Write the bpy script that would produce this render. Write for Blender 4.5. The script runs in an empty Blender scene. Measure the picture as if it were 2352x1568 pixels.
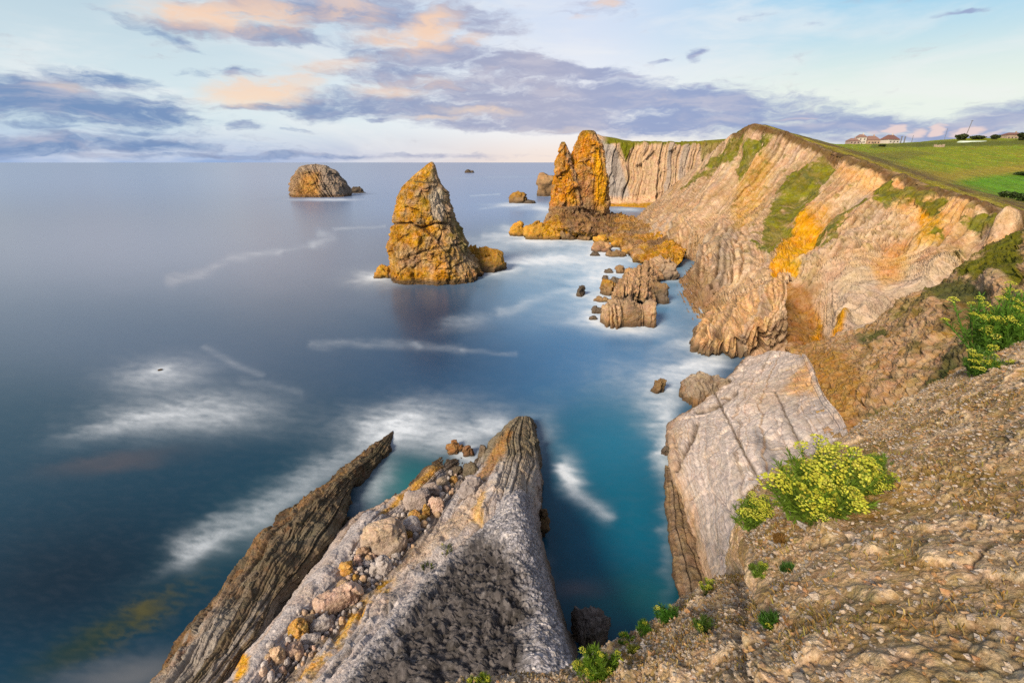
import bpy, math, random
import numpy as np

# ------------------------------------------------------------------ camera
SC = bpy.context.scene
COL = SC.collection
F = 1080.0            # focal length in units of a 2352-wide frame
H = 32.0              # eye height above the sea (m)
PITCH = math.atan(411.0 / F)
cam_d = bpy.data.cameras.new("camera")
cam_d.sensor_width = 36.0
cam_d.lens = 36.0 * F / 2352.0
cam_d.clip_start = 0.1
cam_d.clip_end = 200000.0
cam = bpy.data.objects.new("camera", cam_d)
cam.location = (0, 0, H)
cam.rotation_euler = (math.pi / 2 - PITCH, 0, 0)
COL.objects.link(cam)
SC.camera = cam
sp, cp = math.sin(PITCH), math.cos(PITCH)

# ------------------------------------------------------------------ light
SUN_EL = math.radians(33)
SUN_AZ = math.radians(217)      # compass style, 0 = +Y, clockwise: behind and left of the viewer
sun_d = bpy.data.lights.new("sun", 'SUN')
sun_d.energy = 5.0
sun_d.angle = math.radians(15)
sun_d.color = (1.0, 0.81, 0.59)
sun = bpy.data.objects.new("sun", sun_d)
COL.objects.link(sun)
sdir = np.array([math.sin(SUN_AZ) * math.cos(SUN_EL), math.cos(SUN_AZ) * math.cos(SUN_EL), math.sin(SUN_EL)])
from mathutils import Vector, Matrix
sun.rotation_euler = Vector(-sdir).to_track_quat('-Z', 'Y').to_euler()

SC.view_settings.view_transform = 'Standard'
SC.view_settings.look = 'None'
SC.view_settings.gamma = 1
SC.view_settings.exposure = 0.34
SC.cycles.use_denoising = False
SC.cycles.max_bounces = 5
SC.cycles.diffuse_bounces = 3
SC.cycles.glossy_bounces = 3
SC.cycles.transmission_bounces = 3


def lin(r, g, b):
    f = lambda c: (c / 255 / 12.92) if c / 255 <= 0.04045 else ((c / 255 + 0.055) / 1.055) ** 2.4
    return (f(r), f(g), f(b))


def pdir(u, v):
    x = (u - 1176.0) / F
    k = (v - 784.0) / F
    return np.array([x, cp - k * sp, -sp - k * cp])


# ------------------------------------------------------------------ world (sky with clouds)
class NT:
    def __init__(self, tree):
        self.t = tree
        self.n = tree.nodes
        self.l = tree.links

    def node(self, typ, **kw):
        nd = self.n.new(typ)
        for k, v in kw.items():
            setattr(nd, k, v)
        return nd

    def put(self, sock, val):
        if val is None:
            return
        if hasattr(val, 'is_output'):
            self.l.new(val, sock)
        else:
            if sock.type == 'RGBA' and hasattr(val, '__len__') and len(val) == 3:
                val = (*val, 1.0)
            sock.default_value = val

    def math(self, op, a, b=None, c=None, clamp=False):
        nd = self.node('ShaderNodeMath', operation=op)
        nd.use_clamp = clamp
        for s, v in zip(nd.inputs, (a, b, c)):
            self.put(s, v)
        return nd.outputs[0]

    def vmath(self, op, a, b=None, out=0):
        nd = self.node('ShaderNodeVectorMath', operation=op)
        self.put(nd.inputs[0], a)
        if b is not None:
            self.put(nd.inputs[3] if op == 'SCALE' else nd.inputs[1], b)
        return nd.outputs[out]

    def ramp(self, x, lo, hi, smooth=True, o0=0.0, o1=1.0):
        nd = self.node('ShaderNodeMapRange')
        nd.interpolation_type = 'SMOOTHSTEP' if smooth else 'LINEAR'
        for i, v in enumerate((x, lo, hi, o0, o1)):
            self.put(nd.inputs[i], v)
        return nd.outputs[0]

    def mix(self, fac, a, b, mode='MIX'):
        nd = self.node('ShaderNodeMix')
        nd.data_type = 'RGBA'
        nd.blend_type = mode
        self.put(nd.inputs[0], fac)
        self.put(nd.inputs[6], a)
        self.put(nd.inputs[7], b)
        return nd.outputs[2]

    def noise(self, vec, scale, detail=4.0, rough=0.55, dist=0.0, col=False):
        nd = self.node('ShaderNodeTexNoise')
        self.put(nd.inputs['Vector'], vec)
        nd.inputs['Scale'].default_value = scale
        nd.inputs['Detail'].default_value = detail
        nd.inputs['Roughness'].default_value = rough
        nd.inputs['Distortion'].default_value = dist
        return nd.outputs['Color' if col else 'Fac']


def azel(u, v):
    d = pdir(u, v)
    return math.degrees(math.atan2(d[0], d[1])), math.degrees(math.asin(d[2] / np.linalg.norm(d)))


world = bpy.data.worlds.new("World")
SC.world = world
world.use_nodes = True
w = NT(world.node_tree)
w.n.clear()
SKYK = 10.0           # colours below are radiances; the background strength is 0.1


def build_world():
    tc = w.node('ShaderNodeTexCoord')
    sep = w.node('ShaderNodeSeparateXYZ')
    w.l.new(tc.outputs['Generated'], sep.inputs[0])
    X, Y, Z = sep.outputs
    A = w.math('MULTIPLY', w.math('ARCTAN2', X, Y), 57.29578)
    E = w.math('MULTIPLY', w.math('ARCSINE', Z), 57.29578)
    sky = w.node('ShaderNodeTexSky')
    sky.sky_type = 'NISHITA'
    sky.sun_disc = False
    sky.sun_elevation = SUN_EL
    sky.sun_rotation = SUN_AZ
    nish = w.vmath('SCALE', sky.outputs[0], 1.0)
    cmb = w.node('ShaderNodeCombineXYZ')
    w.l.new(A, cmb.inputs[0])
    w.l.new(E, cmb.inputs[1])
    Q = cmb.outputs[0]

    def sc(vec, s):
        return w.vmath('MULTIPLY', vec, s)
    # warp so that cloud outlines are ragged
    wn = w.noise(sc(Q, (0.16, 0.42, 1.0)), 1.0, 4.0, 0.6, col=True)
    wn = w.vmath('SUBTRACT', wn, (0.5, 0.5, 0.5))
    Qw = w.vmath('ADD', Q, w.vmath('MULTIPLY', wn, (6.0, 2.2, 0.0)))
    # ---- clear sky gradient
    left = w.ramp(A, 8.0, -34.0)
    right = w.ramp(A, 6.0, 32.0)
    low_c = lin(252, 234, 222)
    hor = w.mix(left, low_c, lin(150, 178, 222))
    hor = w.mix(right, hor, lin(205, 205, 222))
    midc = w.mix(left, lin(248, 249, 252), lin(216, 234, 240))
    midc = w.mix(right, midc, lin(236, 246, 236))
    topc = w.mix(left, lin(216, 228, 248), lin(190, 214, 228))
    topc = w.mix(right, topc, lin(158, 212, 242))
    g = w.mix(w.ramp(E, 0.0, 4.2), hor, midc)
    g = w.mix(w.ramp(E, 5.0, 14.5), g, topc)
    g = w.mix(w.ramp(E, 14.0, 50.0), g, lin(150, 190, 232))
    # thin veil variation
    veil = w.ramp(w.noise(sc(Q, (0.06, 0.26, 1.0)), 1.0, 5.0, 0.6, 0.4), 0.42, 0.72)
    g = w.mix(w.math('MULTIPLY', veil, 0.55), g, lin(246, 246, 246))
    # ---- cloud masks
    fine = w.noise(sc(Qw, (0.20, 0.75, 1.0)), 1.0, 6.0, 0.62)
    finer = w.math('ADD', w.math('SUBTRACT', fine, 0.5), w.math('MULTIPLY', w.math('SUBTRACT', w.noise(sc(Qw, (0.62, 2.0, 1.0)), 1.0, 5.0, 0.62), 0.5), 0.45))

    def blobs(lst):
        acc = None
        for (u, v, ru, rv, tilt, amp) in lst:
            a0, e0 = azel(u, v)
            a1, _ = azel(u + ru, v)
            _, e1 = azel(u, v + rv)
            mp = w.node('ShaderNodeMapping')
            mp.vector_type = 'TEXTURE'
            w.l.new(Qw, mp.inputs['Vector'])
            mp.inputs['Location'].default_value = (a0, e0, 0)
            mp.inputs['Rotation'].default_value = (0, 0, math.radians(-tilt))
            mp.inputs['Scale'].default_value = (abs(a1 - a0), abs(e0 - e1), 1)
            ln = w.vmath('LENGTH', mp.outputs[0], out=1)
            m = w.ramp(ln, 1.6, 0.2, True, 0.0, amp)
            acc = m if acc is None else w.math('MAXIMUM', acc, m)
        return acc
    dark = [(150, 240, 330, 50, 3, 1.0), (230, 185, 120, 26, 0, .85), (390, 255, 110, 25, 4, .8),
            (60, 330, 560, 26, 0, .8), (640, 356, 640, 9, 0, .62), (250, 300, 300, 12, 0, .5), (120, 350, 300, 16, 0, .6), (355, 72, 140, 14, 16, .5),
            (780, 28, 300, 50, 0, .9), (540, 76, 210, 20, 0, .9), (960, 112, 130, 16, -10, .9), (600, 246, 120, 10, 0, .9), (1080, 40, 120, 40, 10, .7), (1010, 130, 190, 40, -4, .85), (930, 175, 190, 40, 0, .7),
            (760, 245, 140, 34, 0, .85), (900, 240, 200, 36, 0, .9), (1010, 250, 240, 34, 0, .9),
            (1230, 155, 230, 34, 7, .95), (1330, 165, 130, 24, 5, 1.0), (1100, 200, 260, 44, 0, .8), (1240, 250, 360, 50, 3, .95), (1700, 262, 380, 44, 3, .9), (860, 120, 120, 40, 0, .6), (1180, 225, 260, 40, 0, .9), (1420, 225, 230, 48, 4, 1.0),
            (1130, 285, 190, 22, 0, .85), (1320, 280, 260, 32, 0, 1.0), (1600, 232, 240, 40, 6, 1.0),
            (1560, 285, 360, 34, 0, .95), (1900, 292, 420, 24, 0, .9), (2260, 280, 260, 34, -6, .85), (2340, 250, 90, 14, -9, .6), (2120, 312, 420, 14, 0, .85),
            (1608, 123, 30, 12, -8, .7), (1505, 136, 26, 6, 0, .6), (1735, 42, 50, 16, 0, .4), (2210, 28, 75, 7, 3, .6),
            (560, 290, 42, 12, 0, .75), (895, 275, 45, 13, 0, .75), (665, 295, 60, 8, 0, .5), (1860, 60, 30, 9, 0, .35),
            (1370, 20, 90, 22, 0, .5), (570, 160, 60, 12, 0, .6), (440, 165, 60, 14, 0, .5), (1790, 240, 80, 10, 0, .6)]
    warm = [(520, 42, 190, 42, -2, 1.0), (420, 30, 80, 30, 0, .9), (620, 30, 120, 34, 0, .9), (800, 30, 90, 40, 0, .7),
            (975, 75, 90, 42, -20, 1.0), (930, 95, 110, 24, 0, .85), (590, 213, 125, 38, -4, 1.0), (680, 190, 90, 22, -6, .7),
            (760, 150, 110, 24, -8, .55), (905, 205, 90, 22, 0, .65), (1000, 190, 60, 20, 0, .5), (1095, 255, 100, 12, 4, .6), (1090, 95, 60, 16, 0, .55),
            (1000, 268, 90, 8, 0, .5), (150, 205, 70, 14, 0, .45), (1385, 10, 40, 16, 0, .7), (1340, 45, 30, 10, 0, .4),
            (1300, 300, 160, 8, 0, .35)]
    puffs = [(2055, 292, 26, 13, 0, 1.0), (2110, 300, 28, 10, 0, .8), (2162, 295, 26, 14, 0, 1.0), (2232, 296, 36, 14, 0, .95),
             (2290, 299, 30, 9, 0, .6), (2012, 304, 26, 9, 0, .55), (1830, 268, 90, 5, 0, .5)]
    dm = w.ramp(w.math('ADD', blobs(dark), w.math('MULTIPLY', finer, 1.6)), 0.14, 0.92)
    wm = w.ramp(w.math('ADD', w.math('MULTIPLY', blobs(warm), w.ramp(w.noise(sc(Qw, (0.22, 0.7, 1.0)), 1.0, 5.0, 0.6), 0.30, 0.52, True, 0.45, 1.0)), w.math('MULTIPLY', finer, 1.0)), 0.02, 1.15)
    pm = w.ramp(w.math('ADD', blobs(puffs), w.math('MULTIPLY', finer, 0.5)), 0.25, 0.85)
    dcol = w.mix(left, lin(172, 175, 201), lin(112, 144, 190))
    dcol = w.mix(w.ramp(A, 2.0, 16.0), dcol, lin(148, 164, 204))
    dcol = w.mix(w.ramp(w.noise(sc(Qw, (0.16, 0.8, 1.0)), 1.0, 4.0, 0.55), 0.42, 0.72, True, 0.0, 0.6), dcol, lin(208, 204, 216))
    wcol = w.mix(w.ramp(E, 3.0, 8.5), lin(255, 232, 206), lin(251, 215, 188))
    g2 = w.mix(w.math('MULTIPLY', dm, 0.95), g, dcol)
    g2 = w.mix(w.math('MULTIPLY', wm, 0.95), g2, wcol)
    g2 = w.mix(pm, g2, lin(236, 214, 212))
    # overhead and behind the viewer: clear sky plus an even warm glow added as fill
    g3 = w.vmath('SCALE', g2, SKYK * 0.77)
    front = w.ramp(Y, -0.15, 0.35)
    front = w.math('MULTIPLY', front, w.ramp(E, 40.0, 18.0))
    bk = w.vmath('ADD', w.vmath('SCALE', nish, 0.6), tuple(c * SKYK * 0.22 for c in lin(246, 226, 214)))
    fin = w.mix(w.math('ADD', w.math('MULTIPLY', front, 0.93), 0.05), bk, g3)
    bg = w.node('ShaderNodeBackground')
    bg.inputs['Strength'].default_value = 0.1
    w.put(bg.inputs['Color'], fin)
    out = w.node('ShaderNodeOutputWorld')
    w.l.new(bg.outputs[0], out.inputs[0])


build_world()

# ------------------------------------------------------------------ numeric helpers
rng = np.random.default_rng(7)
random.seed(7)


def at_z(u, v, z=0.0):
    d = pdir(u, v)
    return np.array([0, 0, H]) + d * ((z - H) / d[2])


def at_y(u, v, y):
    d = pdir(u, v)
    return np.array([0, 0, H]) + d * (y / d[1])


def at_t(u, v, t):
    return np.array([0, 0, H]) + pdir(u, v) * t


def proj(P):
    P = np.asarray(P, float)
    x = P[..., 0]
    y = P[..., 1]
    z = P[..., 2] - H
    dep = y * cp - z * sp
    dep = np.where(dep < 0.05, 0.05, dep)
    up = y * sp + z * cp
    return 1176 + F * x / dep, 784 - F * up / dep, dep


M32 = np.uint32(0xffffffff)


def _hash(ix, iy, iz, seed):
    h = (ix.astype(np.uint32) * np.uint32(374761393)) ^ (iy.astype(np.uint32) * np.uint32(668265263)) ^ (iz.astype(np.uint32) * np.uint32(2246822519)) ^ np.uint32((seed * 3266489917) & 0xffffffff)
    h = (h ^ (h >> np.uint32(15))) * np.uint32(2246822519)
    h = (h ^ (h >> np.uint32(13))) * np.uint32(3266489917)
    return h ^ (h >> np.uint32(16))


def perlin(P, seed=0):
    P = np.asarray(P, np.float64)
    i = np.floor(P).astype(np.int64)
    f = P - i
    i = i.astype(np.uint32) if False else (i & 0xffffffff)
    s = f * f * f * (f * (f * 6 - 15) + 10)
    out = 0
    for dx in (0, 1):
        wx = s[..., 0] if dx else 1 - s[..., 0]
        for dy in (0, 1):
            wy = s[..., 1] if dy else 1 - s[..., 1]
            for dz in (0, 1):
                wz = s[..., 2] if dz else 1 - s[..., 2]
                h = _hash((i[..., 0] + dx) & 0xffffffff, (i[..., 1] + dy) & 0xffffffff, (i[..., 2] + dz) & 0xffffffff, seed)
                gx = (h & np.uint32(1023)).astype(float) / 511.5 - 1
                gy = ((h >> np.uint32(10)) & np.uint32(1023)).astype(float) / 511.5 - 1
                gz = ((h >> np.uint32(20)) & np.uint32(1023)).astype(float) / 511.5 - 1
                out = out + wx * wy * wz * (gx * (f[..., 0] - dx) + gy * (f[..., 1] - dy) + gz * (f[..., 2] - dz))
    return out * 1.1


def fbm(P, octv=4, gain=0.5, lac=2.03, seed=0):
    a, o, tot = 1.0, 0, 0
    P = np.asarray(P, float)
    for k in range(octv):
        o = o + a * perlin(P, seed + k * 17)
        tot += a
        a *= gain
        P = P * lac + 11.3
    return o / tot * 1.6


def ridged(P, octv=4, gain=0.5, seed=0):
    a, o, tot = 1.0, 0, 0
    P = np.asarray(P, float)
    for k in range(octv):
        o = o + a * (1 - np.abs(perlin(P, seed + k * 13)) * 2.2)
        tot += a
        a *= gain
        P = P * 2.07 + 5.1
    return o / tot


def worley(P, seed=0, jitter=1.0):
    P = np.asarray(P, float)
    i = np.floor(P).astype(np.int64)
    f = P - i
    F1 = np.full(P.shape[:-1], 9.0)
    F2 = np.full(P.shape[:-1], 9.0)
    ID = np.zeros(P.shape[:-1])
    for dx in (-1, 0, 1):
        for dy in (-1, 0, 1):
            for dz in (-1, 0, 1):
                h = _hash((i[..., 0] + dx) & 0xffffffff, (i[..., 1] + dy) & 0xffffffff, (i[..., 2] + dz) & 0xffffffff, seed)
                qx = (h & np.uint32(1023)).astype(float) / 1023
                qy = ((h >> np.uint32(10)) & np.uint32(1023)).astype(float) / 1023
                qz = ((h >> np.uint32(20)) & np.uint32(1023)).astype(float) / 1023
                d = np.sqrt((dx + qx * jitter - f[..., 0]) ** 2 + (dy + qy * jitter - f[..., 1]) ** 2 + (dz + qz * jitter - f[..., 2]) ** 2)
                near = d < F1
                F2 = np.where(near, F1, np.minimum(F2, d))
                ID = np.where(near, ((h >> np.uint32(5)) & np.uint32(4095)).astype(float) / 4095, ID)
                F1 = np.where(near, d, F1)
    return F1, F2, ID


def facet(P, seed=0, tilt=1.0):
    """angular broken-rock relief: every cell is a tilted plane. returns (plane height, edge distance, id)"""
    P = np.asarray(P, float)
    i = np.floor(P).astype(np.int64)
    f = P - i
    F1 = np.full(P.shape[:-1], 9.0)
    F2 = F1.copy()
    ID = np.zeros(P.shape[:-1], np.uint32)
    W = np.zeros(P.shape)
    for dx in (-1, 0, 1):
        for dy in (-1, 0, 1):
            for dz in (-1, 0, 1):
                h = _hash((i[..., 0] + dx) & 0xffffffff, (i[..., 1] + dy) & 0xffffffff, (i[..., 2] + dz) & 0xffffffff, seed)
                q = np.stack([dx + (h & np.uint32(1023)).astype(float) / 1023, dy + ((h >> np.uint32(10)) & np.uint32(1023)).astype(float) / 1023, dz + ((h >> np.uint32(20)) & np.uint32(1023)).astype(float) / 1023], -1) - f
                d = np.sqrt((q * q).sum(-1))
                near = d < F1
                F2 = np.where(near, F1, np.minimum(F2, d))
                ID = np.where(near, h, ID)
                W = np.where(near[..., None], q, W)
                F1 = np.where(near, d, F1)
    z0 = np.zeros_like(ID)
    g = np.stack([(_hash(ID, z0, z0, seed + k) & np.uint32(1023)).astype(float) / 511.5 - 1 for k in (1, 2, 3)], -1)
    idv = (_hash(ID, z0, z0, seed + 4) & np.uint32(4095)).astype(float) / 4095
    return (W * g).sum(-1) * tilt + (idv - .5) * .7, F2 - F1, idv


def sstep(a, b, x):
    t = np.clip((x - a) / (b - a), 0, 1)
    return t * t * (3 - 2 * t)


def h1(i, seed=0):
    i = np.asarray(i).astype(np.int64)
    z = np.zeros_like(i)
    return (_hash(i & 0xffffffff, z, z, seed) & np.uint32(65535)).astype(float) / 65535


def strata(s, seed=0, soft=0.25):
    """layered profile: returns ledge height 0..1, joint 0..1, layer shade 0..1"""
    s = np.asarray(s, float)
    q = np.stack([s * .43, s * 0 + seed * 3.1, s * 0], -1)
    s = s + .95 * perlin(q, seed + 77)
    i = np.floor(s)
    f = s - i
    a, b = h1(i, seed), h1(i + 1, seed)
    k = sstep(1 - soft, 1.0, f)
    hgt = a * (1 - k) + b * k
    joint = np.exp(-((f - 1 + soft * 0.5) / (soft * 0.4)) ** 2)
    joint = joint * (.15 + 1.5 * h1(i, seed + 9) ** 2.2)
    return hgt, joint, h1(i, seed + 5)


def catmull(ctrl, nr, nc, pr=None, pc=None):
    ctrl = np.asarray(ctrl, float)

    def basis(n, m, par):
        t = np.linspace(0, n - 1, m) if par is None else par * (n - 1)
        B = np.zeros((m, n))
        for k, x in enumerate(t):
            i = min(int(x), n - 2)
            f = x - i
            w4 = (-0.5 * f + f * f - 0.5 * f ** 3, 1 - 2.5 * f * f + 1.5 * f ** 3, 0.5 * f + 2 * f * f - 1.5 * f ** 3, -0.5 * f * f + 0.5 * f ** 3)
            for q, ww in zip((i - 1, i, i + 1, i + 2), w4):
                if q < 0:
                    B[k, 0] += 2 * ww
                    B[k, 1] -= ww
                elif q > n - 1:
                    B[k, n - 1] += 2 * ww
                    B[k, n - 2] -= ww
                else:
                    B[k, q] += ww
        return B
    Br = basis(ctrl.shape[0], nr, pr)
    Bc = basis(ctrl.shape[1], nc, pc)
    return np.einsum('ir,rck,jc->ijk', Br, ctrl, Bc)


def gnormal(P, face=True):
    du = np.gradient(P, axis=0)
    dv = np.gradient(P, axis=1)
    n = np.cross(du, dv)
    n /= np.linalg.norm(n, axis=-1, keepdims=True) + 1e-9
    if face:
        c = np.array([0, 0, H]) - P
        if np.median((c * n).sum(-1)) < 0:
            n = -n
    return n


def seg_dist(U, V, pts):
    d = np.full(U.shape, 1e9)
    tt = np.zeros(U.shape)
    L = 0.0
    for (a, b) in zip(pts[:-1], pts[1:]):
        ax, ay = a[0], a[1]
        bx, by = b[0] - ax, b[1] - ay
        ll = bx * bx + by * by + 1e-9
        t = np.clip(((U - ax) * bx + (V - ay) * by) / ll, 0, 1)
        dd = np.hypot(U - ax - t * bx, V - ay - t * by)
        tt = np.where(dd < d, L + t, tt)
        d = np.minimum(d, dd)
        L += 1
    return d, tt / max(1, len(pts) - 1)


def inpoly(U, V, pts):
    ins = np.zeros(U.shape, bool)
    n = len(pts)
    for k in range(n):
        x0, y0 = pts[k]
        x1, y1 = pts[(k + 1) % n]
        c = ((y0 > V) != (y1 > V)) & (U < (x1 - x0) * (V - y0) / (y1 - y0 + 1e-9) + x0)
        ins ^= c
    return ins


def region(U, V, pts, soft=8.0, warp=None):
    """soft mask of a closed outline; warp: noise offset in the same units"""
    d, _ = seg_dist(U, V, list(pts) + [pts[0]])
    sd = np.where(inpoly(U, V, pts), d, -d)
    if warp is not None:
        sd = sd + warp
    return sstep(-soft, soft, sd)


def blend(col, m, c):
    m = np.clip(m, 0, 1)[..., None]
    return col * (1 - m) + np.asarray(c, float) * m


# ------------------------------------------------------------------ object helpers
def tag(o, label=None, cat=None, group=None, kind=None):
    if label:
        o['label'] = label
    if cat:
        o['category'] = cat
    if group:
        o['group'] = group
    if kind:
        o['kind'] = kind
    return o


def mesh_np(name, V, faces, mat, parent=None, col=None, smooth=True, loc=None):
    """V (n,3); faces list/array of quads or tris (m,k)"""
    me = bpy.data.meshes.new(name)
    V = np.asarray(V, np.float32)
    faces = np.asarray(faces, np.int32)
    m, k = faces.shape
    me.vertices.add(len(V))
    me.vertices.foreach_set('co', V.ravel())
    me.loops.add(m * k)
    me.loops.foreach_set('vertex_index', faces.ravel())
    me.polygons.add(m)
    me.polygons.foreach_set('loop_start', np.arange(0, m * k, k, dtype=np.int32))
    me.polygons.foreach_set('use_smooth', np.full(m, smooth))
    if col is not None:
        at = me.attributes.new('Col', 'FLOAT_COLOR', 'POINT')
        c4 = np.ones((len(V), 4), np.float32)
        c4[:, :3] = np.clip(np.asarray(col).reshape(-1, 3), 0.001, 1)
        at.data.foreach_set('color', c4.ravel())
    me.update()
    me.validate()
    if mat:
        me.materials.append(mat)
    o = bpy.data.objects.new(name, me)
    COL.objects.link(o)
    if loc is not None:
        o.location = loc
    if parent:
        o.parent = parent
    return o


def grid_faces(n, m, wrap=False):
    i = np.arange(n - 1)[:, None]
    j = np.arange(m if wrap else m - 1)[None, :]
    j2 = (j + 1) % m
    a = i * m + j
    b = i * m + j2
    return np.stack([a, b, b + m, a + m], -1).reshape(-1, 4)


def grid_obj(name, P, col, mat, wrap=False, parent=None):
    n, m = P.shape[:2]
    Pf = P.reshape(-1, 3)
    fc = grid_faces(n, m, wrap)
    base = Pf.mean(0)
    base[2] = Pf[:, 2].min()
    o = mesh_np(name, Pf - base, fc, mat, parent, col.reshape(-1, 3), loc=base)
    return o


SURF = {}


def remember(key, P):
    SURF[key] = (P.reshape(-1, 3), *[q.ravel() for q in proj(P)])


def drop(key, u, v, rad=14.0):
    """point of a built surface under the sight line through (u,v)"""
    P, U, V, D = SURF[key]
    r = np.hypot(U - u, V - v)
    k = np.where(r < max(rad, r.min() + 0.01))[0]
    k = k[np.argmin(D[k] * (1 + 0.02 * r[k]))] if len(k) > 1 else k[0]
    return P[k].copy(), D[k]


# ------------------------------------------------------------------ materials
def rock_material(name, bump_scale=3.0, bump=0.5, var=0.35, rough=0.9, speck=0.25, fine=1.0, stretch=(1, 1, 1)):
    m = bpy.data.materials.new(name)
    m.use_nodes = True
    t = NT(m.node_tree)
    b = t.n['Principled BSDF']
    at = t.node('ShaderNodeAttribute')
    at.attribute_name = 'Col'
    geo = t.node('ShaderNodeNewGeometry')
    pos = t.vmath('MULTIPLY', geo.outputs['Position'], stretch)
    n1 = t.noise(pos, bump_scale * 0.35, 6, 0.62)
    n2 = t.noise(pos, bump_scale * 2.3, 5, 0.68, col=False)
    n3 = t.noise(pos, bump_scale * 9.0, 3, 0.7)
    k = t.math('ADD', t.ramp(n1, 0.3, 0.7, False, 1 - var, 1 + var), t.ramp(n2, 0.28, 0.72, False, -speck, speck))
    k = t.math('ADD', k, t.ramp(n3, 0.3, 0.7, False, -speck * 0.7, speck * 0.7))
    c = t.vmath('SCALE', at.outputs['Color'], k)
    hue = t.node('ShaderNodeHueSaturation')
    t.put(hue.inputs['Hue'], t.ramp(t.noise(pos, bump_scale * 0.9, 4, 0.6), 0.3, 0.7, False, 0.482, 0.518))
    t.put(hue.inputs['Saturation'], t.ramp(n2, 0.3, 0.7, False, 1.28, 0.9))
    t.put(hue.inputs['Color'], c)
    t.put(b.inputs['Base Color'], hue.outputs[0])
    b.inputs['Roughness'].default_value = rough
    b.inputs['Specular IOR Level'].default_value = 0.25
    vor = t.node('ShaderNodeTexVoronoi')
    t.put(vor.inputs['Vector'], pos)
    vor.inputs['Scale'].default_value = bump_scale * 3.1
    hgt = t.math('ADD', t.math('MULTIPLY', n2, 1.0), t.math('MULTIPLY', n3, 0.45 * fine))
    hgt = t.math('ADD', hgt, t.math('MULTIPLY', vor.outputs['Distance'], -0.35 * fine))
    bp = t.node('ShaderNodeBump')
    bp.inputs['Strength'].default_value = bump
    bp.inputs['Distance'].default_value = 0.9 / bump_scale
    t.put(bp.inputs['Height'], hgt)
    t.l.new(bp.outputs[0], b.inputs['Normal'])
    return m


def plain_material(name, col, rough=0.7, var=0.2, scale=2.0, bump=0.0, metal=0.0):
    m = bpy.data.materials.new(name)
    m.use_nodes = True
    t = NT(m.node_tree)
    b = t.n['Principled BSDF']
    geo = t.node('ShaderNodeNewGeometry')
    n = t.noise(geo.outputs['Position'], scale, 5, 0.6)
    t.put(b.inputs['Base Color'], t.vmath('SCALE', t.mix(0.0, (*col, 1), (*col, 1)), t.ramp(n, 0.3, 0.7, False, 1 - var, 1 + var)))
    b.inputs['Roughness'].default_value = rough
    b.inputs['Metallic'].default_value = metal
    if bump:
        bp = t.node('ShaderNodeBump')
        bp.inputs['Strength'].default_value = bump
        bp.inputs['Distance'].default_value = 0.2
        t.put(bp.inputs['Height'], n)
        t.l.new(bp.outputs[0], b.inputs['Normal'])
    return m


def leaf_material(name, var=0.35, scale=8.0, trans=0.35):
    m = bpy.data.materials.new(name)
    m.use_nodes = True
    t = NT(m.node_tree)
    b = t.n['Principled BSDF']
    at = t.node('ShaderNodeAttribute')
    at.attribute_name = 'Col'
    geo = t.node('ShaderNodeNewGeometry')
    n = t.noise(geo.outputs['Position'], scale, 4, 0.6)
    c = t.vmath('SCALE', at.outputs['Color'], t.ramp(n, 0.3, 0.7, False, 1 - var, 1 + var))
    t.put(b.inputs['Base Color'], c)
    b.inputs['Roughness'].default_value = 0.55
    b.inputs['Specular IOR Level'].default_value = 0.3
    tr = t.node('ShaderNodeBsdfTranslucent')
    t.put(tr.inputs['Color'], c)
    mx = t.node('ShaderNodeMixShader')
    mx.inputs[0].default_value = trans
    out = t.n['Material Output']
    t.l.new(b.outputs[0], mx.inputs[1])
    t.l.new(tr.outputs[0], mx.inputs[2])
    t.l.new(mx.outputs[0], out.inputs[0])
    return m


ROCK_FAR = rock_material('weathered_cliff_rock', 0.30, 0.5, 0.16, speck=0.20)
ROCK_STACK = rock_material('sea_stack_rock', 0.42, 0.8, 0.22, speck=0.36)
ROCK_MID = rock_material('bedded_rock', 0.95, 0.5, 0.16, speck=0.2)
ROCK_NEAR = rock_material('lichen_rock', 1.9, 0.6, 0.16, speck=0.28)
GROUND_NEAR = rock_material('gravelly_earth', 13.0, 0.5, 0.18, speck=0.34)
ROCK_SLAB = rock_material('jointed_slab_rock', 0.9, 0.35, 0.15, speck=0.24, stretch=(1.9, .30, 1.9))
GRASS = rock_material('turf', 0.3, 0.6, 0.25, speck=0.32)
LEAF = leaf_material('samphire_leaf')
FLOWER = leaf_material('samphire_flower', 0.25, 20.0, 0.25)
TREE = leaf_material('tree_leaf', 0.4, 0.8, 0.2)

# colours of the things themselves (linear)
PINK = np.array([0.46, 0.335, 0.225])
TAN = np.array([0.43, 0.28, 0.155])
GREY = np.array([0.37, 0.34, 0.32])
PALE = np.array([0.53, 0.42, 0.305])
OCHRE = np.array([0.60, 0.32, 0.035])
GOLD = np.array([0.50, 0.275, 0.06])
BROWN = np.array([0.20, 0.125, 0.065])
DKBR = np.array([0.095, 0.070, 0.048])
GREENV = np.array([0.150, 0.155, 0.015])
OLIVE = np.array([0.170, 0.145, 0.040])
DKGR = np.array([0.055, 0.075, 0.018])
FIELD = np.array([0.12, 0.29, 0.010])
HEATH = np.array([0.130, 0.085, 0.040])
SAND = np.array([0.58, 0.36, 0.17])


def bump_field(U, V, lst):
    d = np.zeros(U.shape)
    for (u, v, r, a) in lst:
        d += a * np.exp(-((U - u) ** 2 + (V - v) ** 2) / (r * r))
    return d


def line_field(U, V, lst):
    d = np.zeros(U.shape)
    for (pts, r, a) in lst:
        dd, _ = seg_dist(U, V, pts)
        d += a * np.exp(-(dd / r) ** 2)
    return d


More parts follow.
